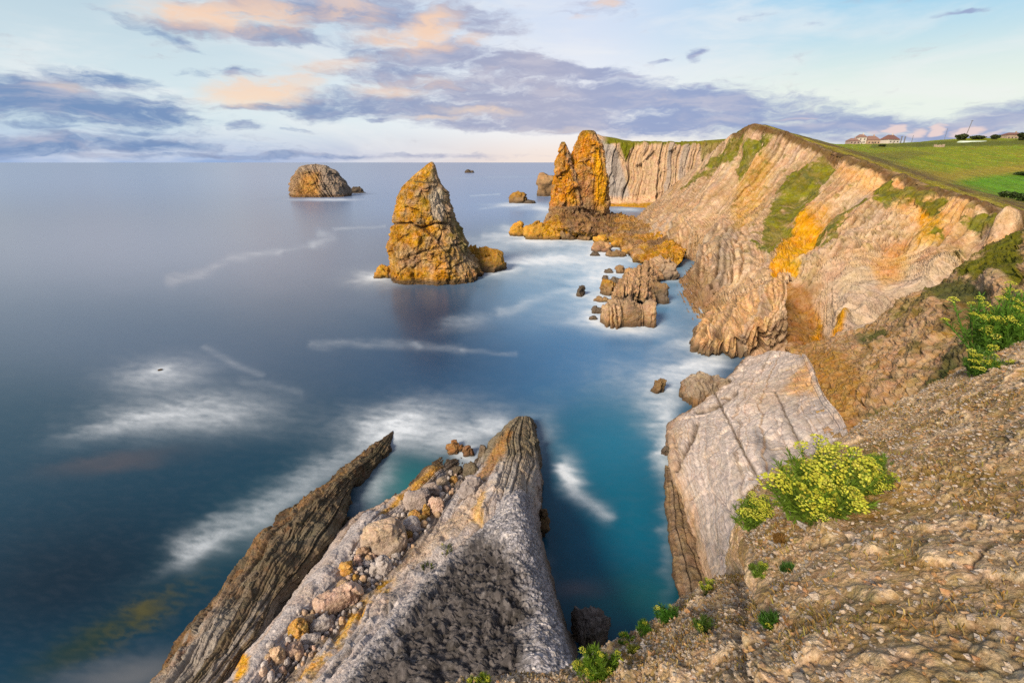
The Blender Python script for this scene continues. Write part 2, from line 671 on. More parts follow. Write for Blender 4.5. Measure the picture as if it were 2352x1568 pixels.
# ------------------------------------------------------------------ main cliff
def build_main_cliff():
    foot = [np.array([128, 335, -1.0]), at_z(1462, 505, -.5), at_z(1475, 562), at_z(1530, 594), at_z(1572, 604), at_z(1588, 650), at_z(1602, 696), at_z(1622, 724),
            at_z(1720, 772, 0.5), at_z(1812, 797, 2), at_z(1900, 787, 4), at_z(1990, 760, 7.5), at_z(2090, 712, 11.5), at_z(2200, 646, 15.5), at_z(2340, 566, 19.5)]
    crest = [np.array([112, 250, 41.0]), at_y(1690, 309, 208), at_y(1722, 292, 200), at_y(1768, 299, 190), at_y(1830, 321, 180), at_y(1890, 346, 165), at_y(1950, 366, 150), at_y(2020, 390, 135),
             at_y(2090, 416, 120), at_y(2180, 446, 107), at_y(2270, 478, 95), at_y(2352, 503, 86), at_y(2430, 530, 80), at_y(2520, 548, 80), at_y(2620, 560, 84)]
    levels = [-0.12, 0.0, 0.17, 0.34, 0.5, 0.67, 0.84, 1.0]
    ctrl = []
    for L in levels:
        row = []
        for j, (f, c) in enumerate(zip(foot, crest)):
            p = f + (c - f) * L
            if 0 < L < 1 and j > 1:
                p = p + np.array([0.8, 0.3, -0.5]) * (3.0 * math.sin(math.pi * L))
            row.append(p)
        ctrl.append(row)
    ctrl.append([c + np.array([6, 4, -0.3]) for c in crest])
    NR, NC = 430, 760
    P = catmull(ctrl, NR, NC)
    U, V, D = proj(P)
    N = gnormal(P)
    W1 = fbm(P / 18.0, 4, seed=3)
    big = bump_field(U, V, [(1556, 598, 26, -11), (1680, 610, 80, 4.5), (2085, 665, 85, -5.0), (1870, 720, 50, -4.0), (1850, 545, 40, -3.0), (1500, 540, 40, 2.0), (1960, 610, 60, 2.5), (2230, 560, 60, -2.0), (1940, 735, 18, 3.0)])
    big += line_field(U, V, [([(1588, 604), (1625, 520), (1660, 430), (1700, 360)], 16, -3.0), ([(1905, 372), (1820, 470), (1770, 560)], 20, -2.6),
                             ([(2040, 400), (1990, 440), (1890, 500), (1840, 560)], 18, -1.8), ([(1740, 330), (1660, 470)], 14, -2.0), ([(2330, 520), (2200, 590), (2080, 640), (1990, 700)], 14, 2.2),
                             ([(1790, 640), (1795, 780)], 9, -3.5), ([(1700, 650), (1900, 600), (2000, 570)], 16, 1.5)])
    d = big + 1.6 * W1 + 1.3 * (ridged(P / 11.0 * np.array([1, 1, .3]), 4, .45, seed=9) - 0.5)
    # beds: run down the face; folded into arcs round the bowl
    c0 = at_y(2030, 520, 96)
    rad = np.linalg.norm((P - c0) * np.array([1, 1, 1.0]), axis=-1)
    along = P[..., 1] * 0.78 - P[..., 0] * 0.30 - P[..., 2] * 0.14
    bowl = region(U, V, [(1900, 640), (2040, 600), (2190, 600), (2230, 640), (2000, 790), (1880, 760)], 30)
    bulge = np.maximum(region(U, V, [(1570, 650), (1596, 570), (1640, 500), (1740, 500), (1790, 560), (1795, 640), (1710, 690), (1610, 730)], 26), region(U, V, [(1455, 570), (1480, 490), (1560, 470), (1600, 520), (1590, 610), (1520, 610)], 18))
    up2 = P[..., 0] * .91 - P[..., 1] * .47
    s = (along * (1 - bowl) * (1 - bulge) + rad * bowl + up2 * bulge) + 2.0 * fbm(P / 18.0, 3, seed=21) + 0.16 * fbm(P / 3.0, 3, seed=22)
    hA, jA, cA = strata(s / 1.5, 31, 0.3)
    hB, jB, cB = strata(s / 1.0, 33, 0.3)
    sm = 0.55 + 0.45 * sstep(-0.2, 0.5, fbm(P / 20.0, 3, seed=40))
    lower = sstep(520, 640, V) * sstep(1800, 1700, U)
    sm = np.clip(sm + lower * 0.6, 0, 1.3)
    veg0 = np.zeros_like(U)
    wp = 15 * fbm(P / 5.0, 5, .6, seed=50) + 9 * fbm(P / 1.4, 4, .6, seed=51)
    far = sstep(230, 120, D)
    wp = wp * (0.45 + 0.55 * far)
    for pts in ([(1895, 352), (1915, 378), (1870, 440), (1830, 490), (1795, 560), (1775, 600), (1752, 590), (1760, 520), (1780, 460), (1810, 410), (1850, 380)],
                [(1690, 310), (1722, 296), (1700, 345), (1650, 385), (1610, 388), (1650, 355)],
                [(1995, 425), (2045, 402), (2050, 430), (2130, 428), (2165, 420), (2150, 452), (2100, 455), (2040, 470), (2005, 465)],
                [(2100, 460), (2170, 455), (2178, 470), (2150, 495), (2120, 480)],
                [(2210, 515), (2260, 492), (2330, 498), (2352, 505), (2330, 515), (2250, 530)],
                [(1990, 440), (1995, 455), (1900, 530), (1850, 580), (1840, 560), (1880, 520)],
                [(1758, 306), (1775, 310), (1745, 360), (1735, 350)], [(1890, 500), (1935, 470), (1960, 480), (1900, 545)],
                [(1720, 320), (1760, 312), (1740, 350), (1690, 400), (1680, 380)], [(1600, 400), (1650, 380), (1640, 395), (1560, 440)], [(1880, 560), (1930, 520), (1960, 500), (1950, 515), (1890, 575)],
                [(2140, 520), (2165, 515), (2165, 545), (2135, 540)], [(1740, 572), (1760, 576), (1755, 588), (1738, 584)], [(2060, 700), (2085, 660), (2092, 664), (2075, 700)]):
        veg0 = np.maximum(veg0, region(U, V, pts, 2.5, wp * 1.15))
    veg0 *= .25 + .75 * sstep(-.5, -.12, fbm(P / 3.6 + 17, 5, .6, seed=57))
    crest_b, _ = seg_dist(U, V, [(1690, 309), (1722, 294), (1768, 301), (1830, 323), (1890, 348), (1950, 368), (2020, 392), (2090, 418), (2180, 448), (2270, 480), (2352, 505), (2500, 550)])
    lip = sstep(13, 4, crest_b + 0.35 * wp)
    rub = np.maximum(region(U, V, [(1880, 560), (1960, 500), (2060, 470), (2110, 500), (2050, 560), (1950, 620), (1860, 650), (1800, 660), (1800, 630)], 26, wp), 0.5 * region(U, V, [(1700, 420), (1790, 400), (1740, 560), (1680, 500)], 25, wp))
    f1, f2, idr = worley(P / 1.5, 71)
    d = d + sm * (1.35 * (hA - 0.5) - 1.5 * jA + 0.6 * (hB - 0.5) - 0.7 * jB) * (1 - veg0 * 0.7)
    d = d + rub * (0.8 * (f2 - f1) + 0.7 * (idr - 0.5)) + 0.18 * fbm(P / 2.2, 4, seed=61) + veg0 * (0.5 * fbm(P / 1.1, 3, seed=62) + .3)
    fA, eA, ifa = facet((P + 1.5 * np.stack([W1, W1, -W1], -1)) / np.array([3.4, 3.4, 5.0]), 301)
    fB, eB, ifb = facet(P / np.array([1.2, 1.2, 1.9]), 302)
    steep = np.clip(region(U, V, [(1460, 560), (1500, 490), (1570, 500), (1640, 540), (1600, 620), (1550, 610)], 16, wp) + lower * .5, 0, 1)
    d = d + (1 - veg0 * .8) * (.85 * fA * (.25 + 1.3 * steep + .5 * rub) + .14 * fB) + 2.4 * (ridged(np.stack([along / 7.0 + .4 * W1, P[..., 2] / 40.0, along * 0], -1), 3, seed=77) - .6) * (1 - veg0 * .6)
    fade = sstep(0, 14, np.arange(NR))[:, None] * 1.0
    d = d * fade * (1 - 0.85 * sstep(0.86, 0.93, np.linspace(0, 1, NR)[:, None] * np.ones((1, NC))))
    Pd = P + N * d[..., None]
    # colour
    col = np.broadcast_to(PINK, P.shape).copy()
    col = blend(col, 0.8 * sstep(-0.1, 0.5, fbm(P / 15, 4, seed=80)), TAN)
    col = blend(col, 0.7 * sstep(0.0, 0.5, fbm(P / 9 + 30, 4, seed=81)), PALE)
    col = blend(col, 0.6 * sstep(0.55, 0.85, cA) * (.5 + .5 * steep), GREY * .92)
    col = blend(col, 0.35 * sstep(.6, .95, ifa), TAN * .8)
    col *= (.88 + .24 * ifb[..., None])
    col = blend(col, .8 * np.clip(jA, 0, 1) * (1 - veg0), BROWN * .8)
    col = blend(col, .9 * np.exp(-((U - 1556) / 30) ** 2 - ((V - 600) / 14) ** 2), DKBR * .6)  # shade of the cave mouth, painted into the rock colour
    col = blend(col, 0.35 * sstep(0.7, 0.95, cB), BROWN * 1.3)
    col *= (0.72 + 0.5 * cB[..., None])
    col = blend(col, .85 * np.clip(jB, 0, 1) * (.4 + .6 * np.maximum(bowl, lower)), BROWN * 1.1)
    col = blend(col, 0.6 * bowl, GREY * np.array([1.2, 1.12, 1.0]))
    col = blend(col, 0.75 * region(U, V, [(1905, 375), (2050, 395), (2200, 460), (2240, 480), (2160, 540), (2120, 500), (2050, 480), (1980, 440)], 22, wp), SAND)
    col = blend(col, 0.55 * region(U, V, [(2080, 480), (2230, 480), (2210, 560), (2080, 580)], 30, wp), SAND * .9)
    col = blend(col, 0.95 * region(U, V, [(1836, 478), (1880, 505), (1868, 570), (1832, 640), (1775, 662), (1780, 600), (1796, 540)], 4, wp), OCHRE * np.array([.92, .95, 1.3]))
    col = blend(col, 0.6 * region(U, V, [(1850, 480), (1900, 470), (1890, 530), (1830, 520)], 18, wp), OCHRE * .85)
    col = blend(col, 0.9 * region(U, V, [(1792, 640), (1860, 660), (1880, 700), (1900, 790), (1795, 800)], 9, wp * .6), BROWN * np.array([1.4, 1.2, .85]))
    col = blend(col, 0.85 * region(U, V, [(1925, 710), (1950, 730), (1925, 790), (1900, 800)], 6, wp * .5), OCHRE * .8)
    col = blend(col, 0.6 * region(U, V, [(1868, 690), (1885, 700), (1880, 780), (1860, 780)], 6, wp * .5), OCHRE * .8)
    col = blend(col, 0.7 * region(U, V, [(2040, 545), (2090, 530), (2070, 620), (2020, 640), (2000, 610)], 14, wp), TAN * np.array([1, .85, .55]))
    col = blend(col, 0.9 * region(U, V, [(2352, 545), (2352, 580), (2260, 625), (2270, 600), (2310, 560)], 8, wp * .5), OCHRE)
    col = blend(col, 0.65 * region(U, V, [(2110, 470), (2170, 490), (2160, 560), (2110, 560)], 14, wp), OCHRE * .8)
    col = blend(col, 0.5 * region(U, V, [(1690, 400), (1750, 350), (1780, 390), (1720, 530), (1690, 540)], 16, wp), OCHRE * np.array([.7, .75, .8]))
    col = blend(col, 0.5 * sstep(0.1, 0.55, fbm(P / 4.0, 4, seed=85)) * rub, OLIVE)
    col = blend(col, 0.5 * rub * sstep(.5, 1, idr), PALE)
    col = blend(col, 0.75 * sstep(4.0, 0.3, P[..., 2] + 0.8 * W1) * sstep(1700, 1650, U), BROWN)
    vc = GREENV * (0.85 + 0.5 * fbm(P / 3.0, 4, seed=90)[..., None])
    vc = blend(vc, sstep(-.1, .4, fbm(P / 6.0, 4, .6, seed=91)), OLIVE)
    vc = blend(vc, .8 * sstep(.05, .4, fbm(P / 2.2, 4, .6, seed=93)), DKGR)
    m = np.clip(veg0 * 0.95, 0, 1)[..., None]
    col = col * (1 - m) + vc * m
    col = blend(col, 0.75 * sstep(0.22, 0.5, fbm(P / 3.2 + 7, 5, .6, seed=92)) * sstep(740, 560, V) * sstep(1600, 1720, U), OLIVE)
    col = blend(col, lip, HEATH)
    remember('cliff', Pd)
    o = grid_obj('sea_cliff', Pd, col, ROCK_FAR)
    tag(o, kind='structure')


# ------------------------------------------------------------------ buttress under the cliff
def build_buttress():
    A = [at_z(1640, 728, -1), at_z(1588, 802, -1), at_z(1640, 822, -1), at_z(1720, 822, -1), at_z(1792, 806, -1), at_z(1812, 800, -1)]
    B = [at_z(1640, 724, .5), at_z(1592, 792, 0.6), at_z(1645, 810, 0.8), at_z(1720, 810, 1.0), at_z(1789, 795, 1.5), at_z(1806, 790, 2)]
    C = [at_z(1650, 712, 2), at_z(1606, 764, 3.0), at_z(1665, 765, 4.5), at_z(1730, 750, 6.5), at_z(1788, 735, 8), at_z(1806, 730, 8)]
    Dd = [at_z(1665, 702, 3), at_z(1630, 728, 4.2), at_z(1690, 706, 7.0), at_z(1745, 684, 9.5), at_z(1789, 668, 11.5), at_z(1808, 664, 12)]
    E = [at_z(1680, 694, 4), at_z(1665, 703, 4.8), at_z(1705, 682, 8), at_z(1755, 658, 10.6), at_z(1791, 642, 12.5), at_z(1812, 636, 13)]
    G = [q + np.array([4, 6, -1.0]) for q in E]
    P = catmull([A, B, C, Dd, E, G], 240, 330)
    # right flank: turns away behind the edge
    U, V, D = proj(P)
    N = gnormal(P)
    s = P[..., 0] * 0.84 - P[..., 1] * 0.52 - P[..., 2] * .10 + 1.0 * fbm(P / 9.0, 2, seed=5)
    fA, eA, ifa = facet(P / np.array([1.7, 3.0, 9.0]), 311)
    fB, eB, ifb = facet(P / np.array([.6, .9, 3.0]), 312)
    hA, jA, cA = strata(s / 1.25, 8, 0.4)
    hB, jB, cB = strata(s / 0.7, 9, 0.4)
    gul = line_field(U, V, [([(1720, 700), (1690, 750), (1700, 800)], 9, -1.8), ([(1770, 670), (1745, 740), (1750, 800)], 6, -1.2), ([(1650, 760), (1660, 815)], 6, -1.2), ([(1625, 760), (1620, 800)], 5, -1.2)])
    d = 0.45 * fbm(P / 6.0, 3, seed=12) + 0.35 * (hA - .5) - .55 * jA + .15 * (hB - .5) - .25 * jB + gul * 1.5 + 1.0 * fA + .45 * fB + .16 * fbm(P / .8, 4, seed=13)
    Pd = P + N * d[..., None]
    col = np.broadcast_to(TAN * 1.12, P.shape).copy()
    col = blend(col, .6 * sstep(-.2, .4, fbm(P / 4, 4, seed=14)), PINK)
    col = blend(col, .5 * sstep(.6, .9, cA), GREY)
    col *= (0.82 + .36 * cB[..., None])
    col = blend(col, .7 * np.clip(jA, 0, 1), DKBR * 1.3)
    col = blend(col, .5 * np.clip(jB, 0, 1), BROWN)
    col = blend(col, .85 * sstep(2.6, .4, P[..., 2] + .6 * fbm(P / 2, 3, seed=15)), DKBR)
    o = grid_obj('rock_buttress', Pd, col, ROCK_MID)
    tag(o, 'tan vertically grooved rock buttress at the foot of the cliff, beside the pale slab', 'rock outcrop')


# ------------------------------------------------------------------ far headland wall
def build_far_wall():
    foot = [at_z(1372, 462, -1), at_z(1388, 476, -1), at_z(1420, 478, -1), at_z(1455, 480, -1), at_z(1500, 484, -1), at_z(1560, 486, -1), at_z(1640, 480, -1)]
    toe = [at_y(1376, 452, 405), at_y(1392, 462, 388), at_y(1424, 462, 386), at_y(1460, 460, 384), at_y(1505, 462, 380), at_y(1565, 462, 380), at_y(1645, 460, 380)]
    c1 = [at_y(1374, 420, 412), at_y(1390, 425, 394), at_y(1420, 428, 394), at_y(1458, 428, 392), at_y(1505, 430, 388), at_y(1570, 430, 386), at_y(1650, 430, 386)]
    c2 = [at_y(1370, 360, 415), at_y(1383, 365, 398), at_y(1415, 370, 399), at_y(1450, 368, 397), at_y(1510, 372, 394), at_y(1580, 372, 394), at_y(1660, 372, 392)]
    top = [at_y(1366, 312, 418), at_y(1376, 316, 402), at_y(1408, 321, 402), at_y(1440, 327, 402), at_y(1510, 329, 400), at_y(1590, 328, 400), at_y(1680, 322, 398)]
    back = [t + np.array([10, 30, 1.0]) for t in top]
    back2 = [t + np.array([20, 120, -1.0]) for t in top]
    P = catmull([foot, toe, c1, c2, top, back, back2], 260, 380)
    U, V, D = proj(P)
    N = gnormal(P)
    s = P[..., 0] - 0.20 * P[..., 2] + 5 * fbm(P / 25.0, 3, seed=3)
    hA, jA, cA = strata(s / 5.5, 4, .3)
    hB, jB, cB = strata(s / 1.9, 5, .35)
    face = sstep(320, 335, V) * sstep(470, 450, V)
    fA, eA, ifa = facet(P / np.array([7, 7, 16.0]), 321)
    d = face * (1.8 * (hA - .5) - 1.6 * jA + .7 * (hB - .5) - .6 * jB + 2.2 * fA) + 1.6 * fbm(P / 8, 4, seed=6) * sstep(318, 335, V)
    d[-150 // 1:, :] *= 1
    Pd = P + N * d[..., None]
    col = np.broadcast_to(PINK * .95, P.shape).copy()
    col = blend(col, .65 * sstep(.5, .9, cA), GREY * .9)
    col = blend(col, .5 * sstep(.6, .9, cB), TAN * .7)
    col *= (.86 + .28 * cB[..., None])
    col = blend(col, .9 * region(U, V, [(1374, 320), (1404, 325), (1420, 350), (1450, 462), (1396, 462)], 5), GREY * .72 * (0.8 + .5 * cB[..., None]))
    col = blend(col, .6 * region(U, V, [(1385, 400), (1420, 410), (1430, 465), (1388, 465)], 10), GREY * .8)
    col = blend(col, .8 * sstep(446, 458, V), PALE * np.array([1.05, .9, .8]))
    col = blend(col, .9 * sstep(464, 470, V + 2 * fbm(P / 8, 3, seed=8)), OCHRE * .6)
    wpn = 3 * fbm(P / 10, 3, seed=9)
    g = np.maximum(sstep(333, 328, V + wpn * .6) * sstep(1380, 1400, U), region(U, V, [(1420, 324), (1462, 328), (1448, 345), (1438, 372), (1430, 350)], 3, wpn))
    col = blend(col, g, GREENV * .9)
    col = blend(col, .8 * region(U, V, [(1610, 326), (1690, 322), (1660, 350), (1625, 352), (1612, 372)], 4, wpn), OLIVE)
    o = grid_obj('headland', Pd, col, ROCK_FAR)
    tag(o, kind='structure')


# ------------------------------------------------------------------ grassy plateau and fields
def build_fields():
    r0 = [(1690, 309, 209), (1722, 293, 201), (1768, 300, 191), (1830, 322, 181), (1890, 347, 166), (1950, 367, 151), (2020, 391, 136), (2090, 417, 121), (2180, 447, 108), (2270, 479, 96), (2352, 504, 87), (2430, 531, 81), (2520, 549, 81), (2640, 575, 84)]
    r1 = [(1694, 304, 213), (1726, 289, 206), (1773, 292, 202), (1835, 310, 196), (1900, 332, 186), (1965, 351, 174), (2040, 375, 160), (2115, 400, 146), (2205, 430, 132), (2295, 458, 119), (2385, 487, 108), (2460, 510, 101), (2550, 530, 98), (2660, 555, 98)]
    r2 = [(1700, 318, 250), (1735, 306, 250), (1790, 305, 255), (1845, 316, 262), (1920, 332, 270), (1995, 346, 265), (2075, 362, 250), (2155, 384, 235), (2245, 407, 215), (2335, 430, 196), (2430, 452, 180), (2520, 475, 168), (2600, 495, 160), (2700, 520, 150)]
    r3 = [(1720, 333, 350), (1760, 330, 350), (1810, 330, 360), (1870, 332, 370), (1940, 334, 370), (2010, 338, 360), (2090, 346, 350), (2170, 355, 340), (2260, 365, 325), (2350, 378, 310), (2450, 390, 300), (2540, 405, 290), (2620, 420, 280), (2720, 440, 270)]
    r4 = [(1760, 336, 520), (1800, 336, 520), (1850, 336, 530), (1900, 334, 540), (1960, 332, 540), (2030, 330, 540), (2110, 326, 540), (2180, 321, 540), (2260, 317, 530), (2350, 320, 500), (2450, 325, 480), (2540, 330, 470), (2620, 335, 460), (2720, 345, 450)]
    rows = [[at_y(*q) for q in r] for r in (r0, r1, r2, r3, r4)]
    rows.append([q + np.array([60, 130, -1.0]) for q in rows[-1]])
    rows.append([q + np.array([90, 250, -14.0]) for q in rows[-2]])
    P = catmull(rows, 420, 560)
    U, V, D = proj(P)
    d = 0.35 * fbm(P / 6.0, 4, seed=4) + 1.1 * fbm(P / 40.0, 3, seed=5)
    edge = np.linspace(0, 1, 420)[:, None] * np.ones((1, 560))
    near = sstep(0.24, 0.02, edge)
    d = d + near * (0.55 * fbm(P / 2.2, 4, seed=6) + .25 * fbm(P / .8, 3, seed=7) + .3)
    Pd = P.copy()
    Pd[..., 2] += d * sstep(0.0, 0.012, edge) - 0.15
    n1 = fbm(P * np.array([1, .5, 1]) / 30.0, 4, seed=8)
    n2 = fbm(P / 7.0, 4, seed=9)
    col = np.broadcast_to(np.array([0.24, 0.285, 0.022]), P.shape).copy()
    col = blend(col, sstep(-.2, .4, n1), np.array([0.19, 0.28, .018]))
    col = blend(col, .7 * sstep(0.1, .5, n2), np.array([0.34, .25, .055]))
    wv = 6 * n2
    col = blend(col, .95 * region(U, V, [(2130, 428), (2230, 398), (2352, 388), (2600, 390), (2600, 500), (2352, 470), (2280, 452), (2200, 428)], 7, wv), FIELD)
    col = blend(col, .7 * region(U, V, [(2060, 385), (2180, 395), (2300, 382), (2352, 372), (2500, 372), (2300, 402), (2150, 424)], 8, wv), np.array([.36, .26, .06]))
    col = blend(col, .6 * region(U, V, [(1985, 352), (2080, 345), (2150, 350), (2060, 372)], 8, wv), np.array([.15, .12, .04]))
    col = blend(col, .8 * region(U, V, [(2000, 333), (2160, 324), (2352, 322), (2600, 330), (2352, 332), (2150, 337), (2000, 339)], 3, wv * .3), np.array([.09, .105, .02]))
    # heath along the crest, with a trodden lighter strip
    heath = sstep(0.27, 0.15, edge + 0.05 * n2)
    hc = blend(np.broadcast_to(HEATH, P.shape).copy(), sstep(-.25, .2, fbm(P / 4.0, 4, seed=10)), np.array([.22, .195, .035]))
    strip = np.exp(-((edge - 0.105 - .02 * n2) / .03) ** 2)
    hc = blend(hc, .9 * strip, np.array([.32, .28, .05]))
    hc = blend(hc, .85 * np.exp(-((edge - 0.19 - .02 * n2) / .03) ** 2), np.array([.125, .085, .045]))
    hc = blend(hc, .85 * sstep(.055, .02, edge), HEATH * .7)
    mm = heath[..., None]
    col = col * (1 - mm) + hc * mm
    col *= (0.85 + .35 * fbm(P / 2.0, 4, seed=11))[..., None]
    remember('fields', Pd)
    o = grid_obj('grass_hill', Pd, col, GRASS)
    tag(o, kind='structure')


# ------------------------------------------------------------------ brown spur between slab and viewer
def build_spur():
    crest = [(1800, 799, 2), (1880, 794, 4.5), (1960, 768, 7.5), (2060, 714, 12), (2180, 642, 17), (2352, 532, 22.5), (2550, 432, 26)]
    m1 = [(1838, 850, 7), (1900, 838, 8.5), (1990, 810, 11), (2100, 760, 14.5), (2220, 700, 18.5), (2380, 620, 23), (2560, 540, 27)]
    m2 = [(1868, 925, 9), (1940, 905, 10.5), (2030, 875, 13), (2140, 830, 16), (2260, 780, 19.5), (2410, 710, 23.5), (2580, 640, 27)]
    m3 = [(1896, 1000, 10.5), (1990, 985, 12), (2080, 960, 14), (2190, 920, 17), (2310, 870, 20), (2450, 810, 23.5), (2600, 740, 27)]
    m4 = [(1935, 1110, 11.5), (2050, 1090, 13), (2150, 1060, 15), (2260, 1010, 17.5), (2370, 960, 20.5), (2500, 900, 24), (2640, 830, 27)]
    m5 = [(1960, 1260, 12), (2090, 1230, 13.5), (2200, 1190, 15.5), (2300, 1140, 18), (2420, 1080, 21), (2540, 1000, 24.5), (2680, 920, 27.5)]
    rows = [[at_z(*q) for q in r] for r in (crest, m1, m2, m3, m4, m5)]
    rows.insert(0, [q + np.array([2.0, 5.0, -5.0]) for q in rows[0]])
    rows.append([q + np.array([-3, -6, -3.0]) for q in rows[-1]])
    par = np.concatenate([np.linspace(0, .13, 20, endpoint=False), np.linspace(.13, .8, 420), np.linspace(.8, 1, 40)[1:]])
    P = catmull(rows, len(par), 520, pr=par)
    U, V, D = proj(P)
    N = gnormal(P)
    wp = 22 * fbm(P / 3.0, 4, seed=5) + 10 * fbm(P / .9, 3, seed=6)
    f1, f2, idr = worley(P / 0.75, 3)
    g1, g2, idg = worley(P / 0.3, 4)
    d = 0.9 * fbm(P / 6.0, 4, seed=7) + .45 * (ridged(P / 2.5, 4, seed=8) - .5) + .30 * (f2 - f1) + .28 * (idr - .5) + .12 * (g2 - g1) + .10 * (idg - .5) + .45 * facet(P / 1.7, 331)[0] + .18 * facet(P / .6, 332)[0]
    d += line_field(U, V, [([(2130, 830), (2250, 700), (2300, 690)], 22, -1.0), ([(2000, 970), (2150, 870), (2230, 820)], 16, -.6)]) + bump_field(U, V, [(2290, 645, 26, 1.0), (2140, 720, 60, .8), (1900, 850, 60, .4)])
    d *= (1 - .7 * sstep(0.15, .1, par))[:, None]
    Pd = P + N * d[..., None]
    col = np.broadcast_to(np.array([.43, .285, .17]), P.shape).copy()
    col = blend(col, .7 * sstep(-.1, .4, fbm(P / 2.5, 4, seed=10)), np.array([.32, .20, .085]))
    col = blend(col, .6 * sstep(.55, .9, idr), PINK * .9)
    col = blend(col, .5 * sstep(.6, .95, idg), PALE * .8)
    col = blend(col, .55 * sstep(.05, .45, fbm(P / 1.6 + 4, 4, seed=11)), np.array([.33, .19, .045]))
    col = blend(col, .8 * region(U, V, [(1800, 800), (1850, 830), (1880, 960), (1950, 990), (2000, 900), (1960, 830), (1880, 800)], 25, wp), np.array([.34, .195, .06]))
    col = blend(col, .8 * region(U, V, [(1806, 800), (1835, 815), (1855, 905), (1890, 985), (1870, 980), (1836, 880)], 8, wp * .3), SAND * .9)
    for pts, c, a in (([(2352, 520), (2250, 590), (2190, 630), (2240, 640), (2352, 650), (2352, 600)], GREENV * .8, 1), ([(2120, 668), (2200, 640), (2290, 660), (2230, 700), (2180, 700), (2140, 690)], DKGR, .9),
                      ([(1970, 775), (2030, 755), (2040, 770), (1975, 792)], DKGR, .9), ([(1985, 968), (2080, 905), (2190, 830), (2205, 842), (2100, 925), (2000, 985)], DKGR, .95),
                      ([(2050, 725), (2150, 670), (2160, 690), (2060, 745)], OLIVE, .8), ([(2200, 700), (2300, 690), (2352, 700), (2352, 770), (2250, 800), (2180, 760), (2120, 800)], np.array([.12, .085, .03]), .75),
                      ([(2160, 820), (2230, 760), (2260, 790), (2190, 845)], DKGR, .7)):
        col = blend(col, a * region(U, V, pts, 8, wp * .7), c)
    col = blend(col, .85 * region(U, V, [(2240, 655), (2300, 628), (2325, 640), (2300, 665), (2250, 668)], 5, wp * .2), PINK)
    col = blend(col, .4 * sstep(.25, .5, fbm(P / 1.2 + 9, 4, seed=12)), OLIVE)
    col = blend(col, .8 * sstep(.02, .4, fbm(P / 3.4 + 27, 5, .6, seed=48)) * sstep(1900, 2050, U), np.array([.115, .10, .03]))
    col = col * .86
    remember('spur', Pd)
    o = grid_obj('hillside', Pd, col, ROCK_MID)
    tag(o, kind='structure')


